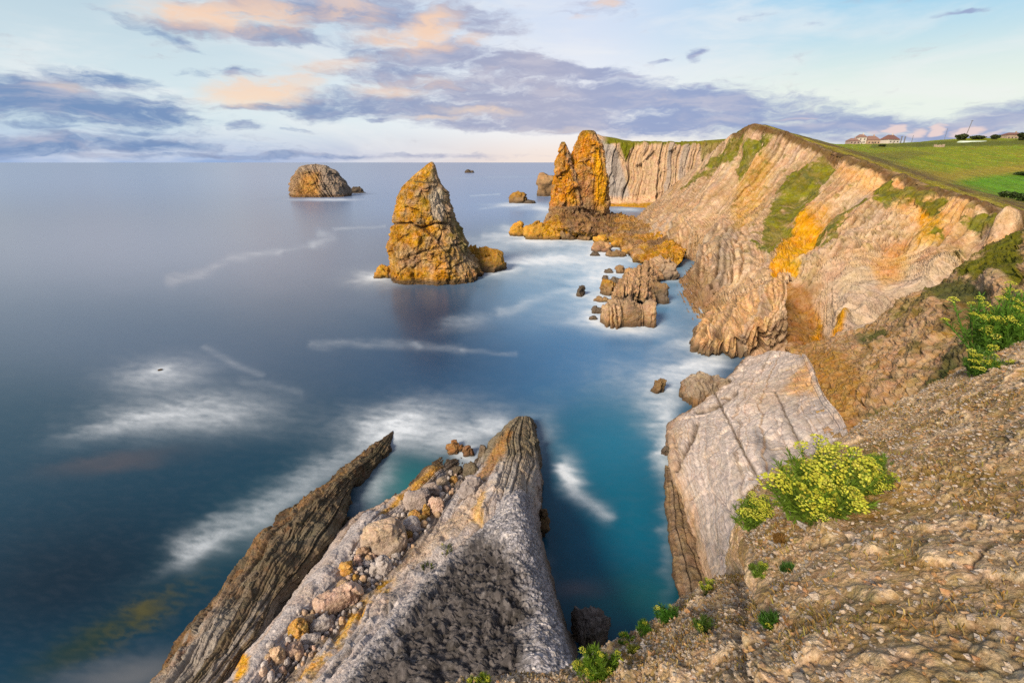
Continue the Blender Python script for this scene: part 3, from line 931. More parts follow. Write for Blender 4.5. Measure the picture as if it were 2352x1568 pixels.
# ------------------------------------------------------------------ pale slab
def build_slab():
    rows = [[(1700, 832, 0), (1740, 813, 2), (1790, 805, 4), (1826, 812, 6), (1850, 815, 7)],
            [(1625, 908, 0), (1690, 880, 3), (1760, 860, 5), (1834, 845, 8), (1865, 838, 9)],
            [(1556, 955, .4), (1640, 935, 3), (1740, 915, 6), (1850, 905, 9), (1890, 900, 10)],
            [(1537, 985, .8), (1620, 985, 3.5), (1740, 975, 7), (1887, 975, 10.5), (1940, 970, 11.5)],
            [(1550, 1080, 1.6), (1625, 1080, 4), (1745, 1080, 8), (1925, 1090, 11.5), (1990, 1090, 13)],
            [(1592, 1200, 1.8), (1645, 1200, 4.4), (1760, 1210, 8.5), (1930, 1230, 12), (2020, 1230, 13.5)],
            [(1630, 1330, 2), (1672, 1330, 4.8), (1780, 1350, 9), (1930, 1400, 12.5), (2050, 1420, 14)],
            [(1676, 1490, 2), (1710, 1490, 5), (1810, 1510, 9.2), (1960, 1560, 13), (2080, 1600, 14.5)]]
    C = [[at_z(*q) for q in r] for r in rows]
    for r in C:
        r.insert(0, r[0] + np.array([-.15, 0, -1.2]))
        r.insert(0, r[0] + np.array([0.3, 0, -3.0]))
    pc = np.concatenate([np.linspace(0, .34, 40, endpoint=False), np.linspace(.34, 1, 330)])
    P = catmull(C, 560, len(pc), pc=pc)
    U, V, D = proj(P)
    N = gnormal(P)
    x = np.linspace(0, 1, len(pc))[None, :] * np.ones((560, 1))
    # thin beds step across the slab, joints run along and across
    s = pc[None, :] * 26 + 0.9 * fbm(P / 7.0, 3, seed=3) + .25 * fbm(P / 1.5, 3, seed=4)
    hA, jA, cA = strata(s / 1.5, 5, .12)
    hB, jB, cB = strata(s / .30, 6, .25)
    q = P[..., 1] * .8 + P[..., 0] * .35 + 1.6 * fbm(P / 4, 3, seed=7)
    blockrow = np.floor(s / 1.8)
    hC, jC, cC = strata(q / 4.5 + h1(blockrow, 3) * 7, 9, .06)
    fA, eA, ifa = facet(P / np.array([2.0, 4.0, 2.0]), 341)
    d = .45 * fbm(P / 7, 4, seed=8) + .22 * fA + .28 * (hA - .5) - .28 * jA * sstep(.2, .6, cA) + .06 * (hB - .5) - .05 * jB - .16 * jC * sstep(.45, .7, cC) + .12 * fbm(P / .8, 4, seed=9)
    ed = sstep(1.0, 0.2, x * 10) * 0.5
    d += line_field(U, V, [([(1555, 1080), (1590, 1000), (1600, 970)], 5, -.5), ([(1545, 1000), (1565, 1060), (1600, 1010)], 4, -.3), ([(1690, 1145), (1728, 1115)], 3.5, -.45), ([(1790, 985), (1800, 1015)], 9, -.15),
                           ([(1690, 900), (1650, 925), (1600, 945)], 5, -.5), ([(1640, 900), (1690, 1000), (1740, 1100), (1790, 1220)], 3, -.25), ([(1720, 1180), (1755, 1280)], 3, -.2), ([(1780, 900), (1850, 1050)], 3, -.18), ([(1690, 1190), (1640, 1130)], 3, -.2)])
    Pd = P + N * d[..., None]
    col = np.broadcast_to(np.array([.50, .445, .415]), P.shape).copy()
    col = blend(col, .5 * sstep(-.1, .4, fbm(P / 3.5, 4, seed=11)), np.array([.45, .37, .31]))
    col *= (.76 + .34 * cB[..., None] + .14 * cA[..., None])
    col = blend(col, .75 * sstep(.45, .30, pc[None, :] + .05 * fbm(P / 3, 4, seed=12)), np.array([.40, .27, .16]))
    col = blend(col, .5 * region(U, V, [(1700, 880), (1830, 850), (1850, 930), (1700, 950)], 30, 14 * fbm(P / 3, 3, seed=13)), np.array([.47, .36, .26]))
    col = blend(col, .85 * region(U, V, [(1855, 830), (1875, 905), (1800, 900), (1815, 860)], 12, 8 * fbm(P / 2, 3, seed=14)), SAND * .95)
    col = blend(col, .7 * region(U, V, [(1725, 985), (1745, 985), (1790, 1060), (1815, 1110), (1780, 1120), (1745, 1060)], 9, 10 * fbm(P / 2, 4, seed=15)), np.array([.19, .185, .195]))
    col = blend(col, .5 * sstep(.2, .55, fbm(P / 1.1, 4, seed=16)), np.array([.30, .275, .26]))
    col = blend(col, .8 * sstep(1.3, .2, P[..., 2]), DKBR)
    col = blend(col, .5 * jC * sstep(.45, .7, cC), BROWN)
    col = blend(col, .75 * np.clip(jA, 0, 1) * sstep(.2, .6, cA), BROWN * .8)
    col = blend(col, .6 * np.clip(jB, 0, 1), BROWN * 1.4)
    for pts, wd in (([(1690, 1145), (1728, 1115)], 3), ([(1690, 900), (1650, 925), (1600, 945)], 4), ([(1555, 1080), (1590, 1000), (1600, 970)], 4), ([(1640, 900), (1690, 1000), (1740, 1100), (1790, 1220)], 2.2), ([(1720, 1180), (1755, 1280)], 2), ([(1780, 900), (1850, 1050)], 2)):
        dd, _ = seg_dist(U + .25 * 14 * fbm(P / 1.2, 3, seed=18), V, pts)
        col = blend(col, .85 * np.exp(-(dd / wd) ** 2), DKBR)
    remember('slab', Pd)
    o = grid_obj('rock_slab', Pd, col, ROCK_SLAB)
    tag(o, 'large pale grey tilted rock slab with thin parallel joints, sloping into the inlet', 'rock slab')
    # lower bed in front of it
    rows = [[(1530, 1066, -1.5), (1527, 1068, .2), (1538, 1068, .8), (1552, 1070, .7), (1562, 1072, -.8)],
            [(1528, 1150, -1.5), (1525, 1150, .2), (1545, 1150, 1.0), (1576, 1150, .9), (1586, 1150, -.8)],
            [(1540, 1250, -1.5), (1537, 1250, .2), (1562, 1250, 1.2), (1608, 1250, 1.0), (1616, 1250, -.8)],
            [(1556, 1350, -1.5), (1552, 1350, .2), (1582, 1350, 1.3), (1638, 1350, 1.0), (1648, 1350, -.8)],
            [(1585, 1490, -1.5), (1580, 1490, .2), (1615, 1490, 1.4), (1655, 1490, 1.0), (1665, 1490, -.8)]]
    P = catmull([[at_z(*q) for q in r] for r in rows], 420, 120)
    N = gnormal(P)
    xx = np.linspace(0, 1, 120)[None, :] * np.ones((420, 1))
    s = xx * 9 + .6 * fbm(P / 3, 3, seed=2)
    hA, jA, cA = strata(s, 5, .3)
    d = .3 * fbm(P / 2.2, 4, seed=3) + .35 * (hA - .5) - .3 * jA + .16 * fbm(P / .5, 4, seed=4)
    col = np.broadcast_to(np.array([.24, .17, .105]), P.shape).copy()
    col = blend(col, .6 * sstep(.5, .9, cA), GREY * .8)
    col = blend(col, .6 * sstep(-.1, .4, fbm(P / 1.4, 4, seed=6)), DKBR)
    col = blend(col, .9 * sstep(.75, .1, P[..., 2]), DKBR * .7)
    o = grid_obj('rock_ledge', P + N * d[..., None], col, ROCK_MID)
    tag(o, 'narrow dark brown rock ledge at the waterline below the pale slab', 'rock ledge')


# ------------------------------------------------------------------ ridges below the viewer
def build_dark_ridge():
    rows = [  # far tip -> near;  (left water, crest, top, gully side, gully)
        [(905, 986, -.3), (903, 988, .0), (902, 990, .1), (905, 993, .0), (908, 996, -.3)],
        [(835, 1040, -.6), (842, 1040, .7), (862, 1038, 1.0), (878, 1045, .5), (892, 1055, -.6)],
        [(765, 1092, -.7), (775, 1095, 1.1), (800, 1090, 1.7), (822, 1095, .9), (842, 1108, -.6)],
        [(690, 1148, -.8), (702, 1152, 1.5), (735, 1150, 2.3), (780, 1150, 1.4), (815, 1165, -.5)],
        [(620, 1205, -.8), (632, 1210, 1.9), (680, 1205, 2.8), (750, 1205, 2.0), (795, 1215, -.3)],
        [(548, 1300, -.8), (560, 1305, 2.2), (610, 1300, 3.1), (690, 1285, 2.6), (755, 1275, .2)],
        [(478, 1395, -.8), (490, 1402, 2.3), (550, 1390, 3.0), (630, 1370, 2.8), (690, 1365, .7)],
        [(395, 1500, -.8), (408, 1508, 2.2), (480, 1490, 2.8), (560, 1465, 2.8), (625, 1455, 1.0)],
        [(330, 1590, -.8), (345, 1598, 2.0), (420, 1585, 2.6), (500, 1560, 2.6), (560, 1550, 1.2)],
        [(270, 1690, -.8), (285, 1698, 2.0), (360, 1685, 2.6), (440, 1660, 2.6), (500, 1650, 1.4)]]
    P = catmull([[at_z(*q) for q in r] for r in rows], 640, 260)
    U, V, D = proj(P)
    N = gnormal(P)
    xx = np.linspace(0, 1, 260)[None, :] * np.ones((640, 1))
    s = xx * 15 + 1.0 * fbm(P / 6.0, 2, seed=3)
    fA, eA, ifa = facet(P / np.array([1.0, 2.4, 1.0]), 351)
    fB, eB, ifb = facet(P / np.array([.4, .9, .4]), 352)
    hA, jA, cA = strata(s / 1.3, 11, .35)
    hB, jB, cB = strata(s / .42, 12, .35)
    wgt = sstep(0, 60, np.arange(640))[:, None]
    d = (.75 * fbm(P / 3.2, 4, seed=5) + .34 * (hA - .5) - .36 * jA + .12 * (hB - .5) - .14 * jB + .26 * fA + .10 * fB + .10 * fbm(P / .5, 4, seed=6)) * wgt + bump_field(U, V, [(740, 1235, 34, .7), (660, 1230, 30, -.35)])
    Pd = P + N * d[..., None]
    col = np.broadcast_to(np.array([.135, .108, .075]), P.shape).copy()
    col = blend(col, .6 * sstep(-.1, .4, fbm(P / 2.0, 4, seed=8)), np.array([.075, .070, .045]))
    col = blend(col, .6 * sstep(.55, .9, cA), np.array([.16, .12, .08]))
    col *= (.75 + .5 * cB[..., None])
    col = blend(col, .65 * sstep(1300, 1480, V + 40 * fbm(P / 3, 3, seed=9)) * sstep(.4, .6, cA + .3 * cB), np.array([.34, .32, .305]))
    col = blend(col, .5 * region(U, V, [(640, 1240), (720, 1210), (790, 1215), (770, 1245), (680, 1265)], 12), np.array([.16, .145, .11]))
    edge = sstep(.36, .22, xx + .03 * fbm(P / 1.5, 3, seed=10))
    col = blend(col, .38 * edge * sstep(.0, .4, fbm(P / 1.0, 3, seed=13) + .25), np.array([.30, .15, .045]))
    col = blend(col, .5 * sstep(.2, .5, fbm(P / 1.3, 4, seed=14)), np.array([.15, .075, .035]))
    col = blend(col, .8 * sstep(.8, .0, P[..., 2]), DKBR * .6)
    remember('darkridge', Pd)
    o = grid_obj('rock_ridge', Pd, col, ROCK_NEAR)
    tag(o, 'dark brown wet rock ridge tapering to a point in the water', 'rock ridge')


def build_grey_ridge():
    rows = [
        [(1150, 985, -.9), (1156, 985, -.7), (1163, 978, -.3), (1170, 970, .6), (1182, 960, 1.9), (1195, 955, 2.2), (1212, 955, 2.0), (1222, 960, .8), (1226, 966, -.6)],
        [(1060, 1020, -.9), (1075, 1030, -.7), (1095, 1035, -.6), (1115, 1025, -.2), (1140, 1005, 2.0), (1175, 1000, 2.8), (1212, 1000, 2.4), (1232, 1008, .9), (1238, 1018, -.6)],
        [(1000, 1058, -.7), (1012, 1056, .2), (1035, 1068, .2), (1070, 1078, .1), (1112, 1062, 1.8), (1170, 1050, 3.6), (1215, 1055, 3.1), (1240, 1070, .9), (1246, 1085, -.6)],
        [(940, 1110, -.6), (958, 1108, 1.2), (985, 1115, 1.5), (1030, 1130, 1.7), (1090, 1110, 3.4), (1150, 1110, 4.8), (1205, 1125, 4.4), (1235, 1150, 1.2), (1244, 1170, -.6)],
        [(868, 1160, -.6), (888, 1160, 1.6), (925, 1168, 2.2), (985, 1180, 2.4), (1060, 1165, 4.0), (1120, 1160, 5.8), (1190, 1145, 7.0), (1228, 1190, 2.8), (1244, 1230, -.6)],
        [(790, 1200, -.4), (840, 1185, 3.2), (880, 1205, 2.9), (950, 1225, 3.0), (1030, 1215, 4.6), (1090, 1225, 6.6), (1200, 1200, 8.0), (1240, 1265, 3.0), (1262, 1310, -.6)],
        [(745, 1270, 0), (780, 1255, 4.0), (840, 1285, 3.6), (900, 1300, 3.6), (985, 1285, 5.4), (1040, 1300, 7.5), (1215, 1290, 8.6), (1262, 1360, 3.6), (1290, 1400, -.6)],
        [(690, 1345, .4), (715, 1330, 4.6), (785, 1360, 4.1), (835, 1375, 4.1), (925, 1360, 6.2), (985, 1370, 8.2), (1235, 1380, 9.0), (1285, 1455, 4.0), (1320, 1490, -.6)],
        [(620, 1440, .8), (645, 1420, 5.0), (715, 1440, 4.5), (770, 1455, 4.5), (865, 1440, 6.8), (930, 1445, 8.8), (1262, 1470, 9.2), (1310, 1540, 4.4), (1345, 1575, -.6)],
        [(545, 1530, 1.2), (570, 1515, 5.2), (650, 1520, 4.8), (700, 1530, 4.8), (795, 1520, 7.2), (870, 1525, 9.2), (1290, 1555, 9.6), (1335, 1620, 4.6), (1370, 1660, -.6)],
        [(470, 1630, 1.4), (500, 1620, 5.4), (580, 1620, 5.0), (630, 1625, 5.0), (725, 1620, 7.5), (810, 1625, 9.5), (1315, 1640, 9.8), (1360, 1700, 4.8), (1390, 1740, -.6)],
        [(400, 1740, 1.6), (430, 1730, 5.5), (510, 1730, 5.2), (560, 1740, 5.2), (660, 1740, 7.8), (750, 1740, 9.8), (1340, 1750, 10), (1380, 1810, 5), (1400, 1850, -.6)]]
    pc = np.interp(np.linspace(0, 1, 620), [0, .12, .3, .5, .62, .85, 1], [0, .125, .375, .56, .69, .84, 1])
    pr = np.interp(np.linspace(0, 1, 760), [0, .85, 1], [0, .86, 1])
    P = catmull([[at_z(*q) for q in r] for r in rows], 760, 620, pr=pr, pc=pc)
    U, V, D = proj(P)
    N = gnormal(P)
    X = pc[None, :] * np.ones((760, 1))
    s = X * 34 + 1.1 * fbm(P / 6.0, 2, seed=3)
    fA, eA, ifa = facet(P / np.array([1.1, 2.6, 1.1]), 361)
    fB, eB, ifb = facet(P / np.array([.42, .8, .42]), 362)
    hA, jA, cA = strata(s / 1.6, 21, .25)
    hB, jB, cB = strata(s / .5, 22, .3)
    wp = 14 * fbm(P / 1.5, 4, seed=5) + 5 * fbm(P / .4, 3, seed=50)
    # rough black-lichened face and knobbly grey margin of the big near rock
    rough = region(U, V, [(1105, 1218), (1150, 1240), (1200, 1310), (1225, 1400), (1200, 1440), (1212, 1600), (1212, 1760), (700, 1760), (800, 1560), (905, 1440), (985, 1330), (1040, 1262)], 30, wp * 1.8)
    bigrock = region(U, V, [(1185, 1128), (1215, 1135), (1255, 1300), (1330, 1520), (1400, 1760), (650, 1760), (800, 1530), (960, 1350), (1090, 1215), (1150, 1150)], 10, wp * .3)
    f1, f2, idr = worley(P / .62, 3)
    g1, g2, idg = worley(P / .24, 4)
    k1, k2, idk = worley(P / .14, 41)
    bed = (1 - bigrock) * (1 - .65 * region(U, V, [(850, 1180), (870, 1215), (800, 1330), (700, 1450), (590, 1568), (500, 1568), (620, 1420), (740, 1270)], 10, wp * .4))
    d = bed * (.22 * (hA - .5) - .24 * jA + .07 * (hB - .5) - .10 * jB + .22 * fA + .06 * fB) + .34 * fbm(P / 2.5, 4, seed=6) + .09 * fbm(P / .5, 4, seed=7)
    d += rough * (.55 * (ridged(P / 1.6, 5, .55, seed=8) - .6) + .35 * (f2 - f1) - .18 + .22 * (g2 - g1) + .25 * (idr - .5) + .08 * (k2 - k1) - .35)
    d += bigrock * (1 - rough) * (.10 * (g2 - g1) + .11 * (k2 - k1) + .12 * fbm(P / .35, 3, seed=9))
    d += line_field(U, V, [([(1105, 1200), (1060, 1170), (1120, 1115)], 6, -.2), ([(1150, 1150), (1080, 1215), (980, 1300), (870, 1420), (760, 1550)], 7, -.4), ([(1090, 1100), (1020, 1190), (960, 1260)], 4, -.3),
                           ([(1130, 1200), (1040, 1290), (930, 1420)], 4, .25)])
    end = np.minimum(1, sstep(0, 20, np.arange(760)))[:, None]
    d *= .3 + .7 * end
    Pd = P + N * d[..., None]
    LIL = np.array([.47, .445, .455])
    col = np.broadcast_to(LIL, P.shape).copy()
    col = blend(col, .55 * sstep(-.1, .4, fbm(P / 2.0, 4, seed=11)), np.array([.44, .35, .29]))
    col *= (.84 + .26 * cB[..., None])
    col = blend(col, .45 * sstep(.6, .9, cA) * bed, BROWN * 1.6)
    col = blend(col, .5 * np.clip(jA, 0, 1) * bed, BROWN)
    gul = region(U, V, [(1060, 1062), (1085, 1085), (1030, 1150), (975, 1235), (910, 1310), (830, 1400), (720, 1510), (640, 1600), (590, 1600), (660, 1500), (745, 1400), (800, 1320), (850, 1240), (930, 1170), (1000, 1100)], 8, wp * .5)
    col = blend(col, .8 * gul, np.array([.17, .14, .115]))
    # ochre stains along the gully side
    col = blend(col, .9 * region(U, V, [(905, 1320), (860, 1345), (800, 1410), (730, 1500), (670, 1568), (690, 1568), (770, 1490), (840, 1400), (890, 1350)], 9, wp * 1.3) * sstep(-.35, .2, fbm(P / .9, 4, .6, seed=17)), OCHRE * np.array([.95, 1.05, 1.9]))
    col = blend(col, .8 * region(U, V, [(1105, 1125), (1115, 1125), (1105, 1190), (1078, 1192)], 5, wp * .4), OCHRE * np.array([1, 1.1, 1.4]))
    col = blend(col, .55 * region(U, V, [(1120, 1120), (1110, 1180), (1000, 1260), (900, 1330), (930, 1270), (1050, 1160)], 14, wp), np.array([.50, .37, .24]))
    col = blend(col, .85 * region(U, V, [(975, 1085), (1010, 1055), (1020, 1075), (960, 1130), (885, 1180), (870, 1180)], 7, wp * .5), OCHRE * .75)
    col = blend(col, .9 * region(U, V, [(550, 1500), (575, 1505), (570, 1540), (545, 1568), (535, 1568)], 6, wp * .4), OCHRE)
    col = blend(col, .75 * region(U, V, [(1000, 1290), (960, 1290), (880, 1360), (800, 1450), (700, 1560), (740, 1568), (840, 1480), (920, 1380)], 12, wp) * (1 - rough) * sstep(.1, .5, fbm(P / 1.2, 3, seed=12) + .2), np.array([.17, .155, .15]))
    # wet end of the ridge
    wet = sstep(1090, 1030, V + wp * .7)
    col = blend(col, .9 * wet, np.array([.19, .16, .105]))
    col = blend(col, .7 * wet * sstep(.0, .4, fbm(P / 1.0, 4, seed=13)), np.array([.13, .12, .085]))
    col = blend(col, .85 * region(U, V, [(1165, 985), (1180, 990), (1140, 1080), (1085, 1130), (1095, 1095)], 7, wp * .6), np.array([.34, .19, .07]))
    col = blend(col, .5 * region(U, V, [(1150, 1060), (1240, 1060), (1230, 1160), (1130, 1120)], 18, wp), np.array([.36, .33, .27]))
    col = blend(col, .9 * bigrock, np.array([.40, .405, .46]) * (.72 + .5 * idg[..., None]))
    col = blend(col, .8 * bigrock * sstep(.35, .65, idk), np.array([.15, .15, .165]))
    col = blend(col, .5 * bigrock * sstep(.75, .9, idg), np.array([.62, .59, .58]))
    col = blend(col, .95 * rough, np.array([.062, .058, .060]) * (.35 + 1.4 * idg[..., None]))
    col = blend(col, .55 * rough * sstep(.2, .5, fbm(P / .7, 4, seed=14)), np.array([.21, .205, .215]))
    col = blend(col, .85 * rough * sstep(.12, .5, fbm(P / .5 + 3, 4, seed=15)), np.array([.05, .047, .045]))
    col = blend(col, .9 * sstep(1.0, .1, P[..., 2]), DKBR * .7)
    col = blend(col, .6 * sstep(.85, .93, X) * sstep(7.5, 4, P[..., 2]), np.array([.15, .125, .095]))
    remember('greyridge', Pd)
    o = grid_obj('rock_ridge', Pd, col, ROCK_NEAR)
    tag(o, 'broad lilac-grey rock ridge with a boulder gully and a black-lichened near face', 'rock ridge')


# ------------------------------------------------------------------ ground at the viewer's feet
def build_foreground():
    edge = [(760, 1610, 5.4), (900, 1582, 5.4), (1080, 1564, 5.5), (1230, 1556, 5.5), (1330, 1528, 5.6), (1430, 1470, 5.8), (1540, 1402, 6.1), (1640, 1350, 6.3), (1692, 1300, 6.3), (1698, 1205, 6.7), (1765, 1110, 7.2), (1950, 1000, 7.8), (2080, 930, 8.4), (2210, 852, 9.0), (2352, 775, 9.6), (2520, 690, 10.5)]
    near = [(600, 2150, 3.2), (800, 2150, 3.1), (1000, 2150, 3.0), (1200, 2100, 2.9), (1400, 2050, 2.7), (1550, 2000, 2.5), (1680, 1930, 2.3), (1800, 1880, 2.1), (1900, 1850, 1.95), (2020, 1850, 1.8), (2200, 1850, 1.7), (2420, 1800, 1.7), (2600, 1700, 1.75), (2750, 1500, 1.9), (2900, 1280, 2.2), (3100, 1100, 2.6)]
    E = [at_t(*q) for q in edge]
    Nn = [at_t(*q) for q in near]
    E += [np.array([17.5, 8.5, H - 2.4]), np.array([24.0, 3.0, H - 1.9])]
    Nn += [np.array([6.2, .6, H - 1.45]), np.array([7.5, -3.5, H - 1.3])]
    rows = []
    # hidden drop below the edge
    out = []
    for j in range(len(E)):
        d = E[j] - Nn[j]
        d[2] = 0
        out.append(d / (np.linalg.norm(d) + 1e-6))
    rows.append([e + o * 2.6 + np.array([0, 0, -9.0]) for e, o in zip(E, out)])
    rows.append([e + o * 1.0 + np.array([0, 0, -3.2]) for e, o in zip(E, out)])
    rows.append([e + o * 0.30 + np.array([0, 0, -.75]) for e, o in zip(E, out)])
    for k in (0.0, .25, .5, .75, 1.0):
        rows.append([e * (1 - k) + n * k + np.array([0, 0, .22 * math.sin(math.pi * k)]) for e, n in zip(E, Nn)])
    rows.append([n + (n - e) * np.array([.45, .45, 0]) for e, n in zip(E, Nn)])
    pr = np.concatenate([np.linspace(0, .22, 50, endpoint=False), np.linspace(.22, .875, 760), np.linspace(.875, 1, 30)[1:]])
    pc = np.interp(np.linspace(0, 1, 1040), [0, .1, .94, 1], [0, .11, .885, 1])
    P = catmull(rows, len(pr), 1040, pr=pr, pc=pc)
    U, V, D = proj(P)
    N = gnormal(P)
    # step between the lower ledge and the main slope, pale washed gully under it
    wp = 16 * fbm(P / .5, 4, seed=5)
    gul = [(1690, 1310), (1712, 1390), (1722, 1470), (1742, 1580), (1770, 1720)]
    gd, _ = seg_dist(U + .4 * wp, V, gul)
    d = .12 * fbm(P / 1.1, 4, seed=6) + .025 * fbm(P / .35, 4, seed=7)
    d += -.16 * np.exp(-(gd / 20) ** 2) + .12 * np.exp(-((gd - 50) / 30) ** 2) * (U > 1720)
    f1, f2, idr = worley(P / .13, 3)
    g1, g2, idg = worley(P / .055, 4)
    k1, k2, idk = worley(P / .30, 6)
    pat = sstep(-.25, .3, fbm(P / .8, 3, seed=8))
    d += .035 * (f2 - f1) * (.4 + .6 * pat) + .022 * (idr - .5) * pat + .024 * (g2 - g1) * (.3 + .7 * pat) + .018 * (idg - .5) * (.3 + .7 * pat) + .035 * sstep(.72, .8, idk) * sstep(.0, .2, k2 - k1)
    d += .012 * (ridged(P / .22, 4, seed=9) - .5)
    d += .035 * (ridged(P / .7, 4, seed=19) - .5)
    d += bump_field(U, V, [(1900, 1215, 26, .10), (1960, 1130, 40, .06), (1440, 1558, 16, .08), (1560, 1560, 18, .05)])
    Pd = P + N * d[..., None]
    base = np.array([.50, .39, .28])
    col = np.broadcast_to(base, P.shape).copy()
    col = blend(col, .75 * sstep(-.1, .35, fbm(P / .55, 4, seed=10)), np.array([.41, .29, .155]))
    col = blend(col, .55 * sstep(.05, .4, fbm(P / .9 + 5, 4, seed=11)), np.array([.42, .26, .06]))
    stone = sstep(.55, .8, idr) * (.35 + .65 * pat)
    col = blend(col, .75 * stone, np.array([.47, .39, .31]) * (.8 + .4 * idg[..., None]))
    col = blend(col, .45 * sstep(.7, .9, idg), np.array([.52, .46, .39]))
    col = blend(col, .5 * sstep(.85, .95, idg), np.array([.13, .10, .065]))
    col = blend(col, .7 * region(U, V, [(2100, 1568), (2352, 1300), (2700, 1200), (2700, 2000), (2000, 2000)], 60, 60 * fbm(P / .4, 4, seed=12)) * sstep(.35, .7, idr), np.array([.38, .37, .34]))
    col = blend(col, .85 * np.exp(-(gd / 24) ** 4), np.array([.42, .39, .37]))
    col = blend(col, .7 * region(U, V, [(1700, 1210), (1725, 1210), (1740, 1330), (1720, 1360), (1690, 1330)], 14, wp), np.array([.46, .31, .21]))
    col = blend(col, .65 * region(U, V, [(1750, 1180), (1880, 1190), (1860, 1260), (1760, 1290)], 25, wp), np.array([.27, .16, .06]))
    col = blend(col, .6 * region(U, V, [(860, 1800), (880, 1560), (1070, 1540), (1080, 1580), (1300, 1560), (1300, 1800)], 12, wp), np.array([.36, .33, .31]))
    col = blend(col, .5 * sstep(.18, .5, fbm(P / .35 + 2, 4, seed=13)), np.array([.30, .21, .06]))
    emb = sstep(.74, .82, idk) * sstep(.03, .12, k2 - k1)
    col = blend(col, .75 * emb, np.array([.52, .45, .37]) * (.75 + .5 * idg[..., None]))
    col = blend(col, .6 * sstep(.05, .0, k2 - k1) * sstep(.74, .82, idk), np.array([.16, .11, .06]))
    col = blend(col, .55 * sstep(.12, .5, fbm(P / 1.4 + 12, 5, .6, seed=44)), np.array([.24, .16, .055]))
    col = blend(col, .6 * sstep(.1, .45, fbm(P / .9 + 22, 5, .6, seed=45)), np.array([.55, .45, .35]))
    col = blend(col, .7 * sstep(.05, .45, fbm(P / 1.1 + 31, 5, .62, seed=46)), np.array([.22, .165, .055]))
    col = blend(col, .5 * sstep(.15, .5, fbm(P / .45 + 41, 4, .6, seed=47)), np.array([.20, .175, .06]))
    col = col * (.72 + .40 * idg[..., None] + .16 * idr[..., None])
    col = blend(col, .62 * sstep(-.02, .35, fbm(P / 1.3 + 61, 5, .65, seed=51)), np.array([.235, .175, .075]))
    col = blend(col, .5 * sstep(.1, .4, fbm(P / .6 + 71, 5, .65, seed=52)), np.array([.19, .165, .06]))
    col = col * np.array([.86, .80, .71])
    remember('front', Pd)
    o = grid_obj('ground', Pd, col, GROUND_NEAR)
    tag(o, kind='structure')
    return Pd, N


# ------------------------------------------------------------------ sea stacks and rocks
def loft(levels, y0, deep, seed, nz=240, na=300, tilt=0.0):
    """levels: (v, u_left, u_right) of the outline seen at depth y0, top to bottom"""
    pts = []
    for (v, ul, ur) in levels:
        a = at_y(ul, v, y0)
        b = at_y(ur, v, y0)
        pts.append((a[2], a[0], b[0]))
    pts.sort()
    z = np.array([p[0] for p in pts])
    xl = np.array([p[1] for p in pts])
    xr = np.array([p[2] for p in pts])
    zz = np.linspace(z[0], z[-1], nz)
    L = np.interp(zz, z, xl)
    R = np.interp(zz, z, xr)
    th = np.linspace(0, 2 * np.pi, na, endpoint=False)
    c, s = np.cos(th), np.sin(th)
    e = .78
    cx = np.sign(c) * np.abs(c) ** e
    sy = np.sign(s) * np.abs(s) ** e
    cen = (L + R) / 2
    hw = (R - L) / 2
    hd = deep * (hw ** .75) * (hw.max() ** .25)
    P = np.zeros((nz, na, 3))
    P[..., 0] = cen[:, None] + hw[:, None] * cx[None]
    P[..., 1] = y0 + tilt * (zz[:, None] - zz[0]) + hd[:, None] * sy[None]
    P[..., 2] = zz[:, None]
    nrm = np.stack([np.broadcast_to(c, (nz, na)), np.broadcast_to(s, (nz, na)), np.zeros((nz, na))], -1)
    return P, nrm, zz


def cap(P):
    top = P[-1].mean(0, keepdims=True)
    P2 = np.concatenate([P, (P[-1:] * .4 + top * .6), np.broadcast_to(top + np.array([0, 0, .1]), P[-1:].shape)], 0)
    return P2


def stack_obj(name, P, col):
    P2 = cap(P)
    c2 = np.concatenate([col, col[-1:], col[-1:]], 0)
    return grid_obj(name, P2, c2, ROCK_STACK, wrap=True)


def rock_relief(P, sc, seed, amp, flat=1.0):
    warp = np.stack([fbm(P / (sc * .9) + 9 * k, 3, seed=seed + 7 + k) for k in range(3)], -1)
    Pw = P + warp * sc * .35
    fA, eA, idh = facet(Pw / (sc * np.array([.95, .95, 1.25])), seed)
    fB, eB, idr = facet(Pw / (sc * .42 * np.array([1, 1, 1.5])), seed + 1)
    fC, eC, idg = facet(P / (sc * .17 * np.array([1, 1, 1.3])), seed + 2)
    crack = np.exp(-(eA / .055) ** 2) * sstep(.25, .7, idh)
    d = amp * (.45 * fbm(P / sc, 4, seed=seed + 3) + .50 * fA - .30 * crack + .26 * fB + .12 * fC + .10 * fbm(P / (sc * .12), 4, .6, seed=seed + 5))
    return d, crack, idr, idg, idh


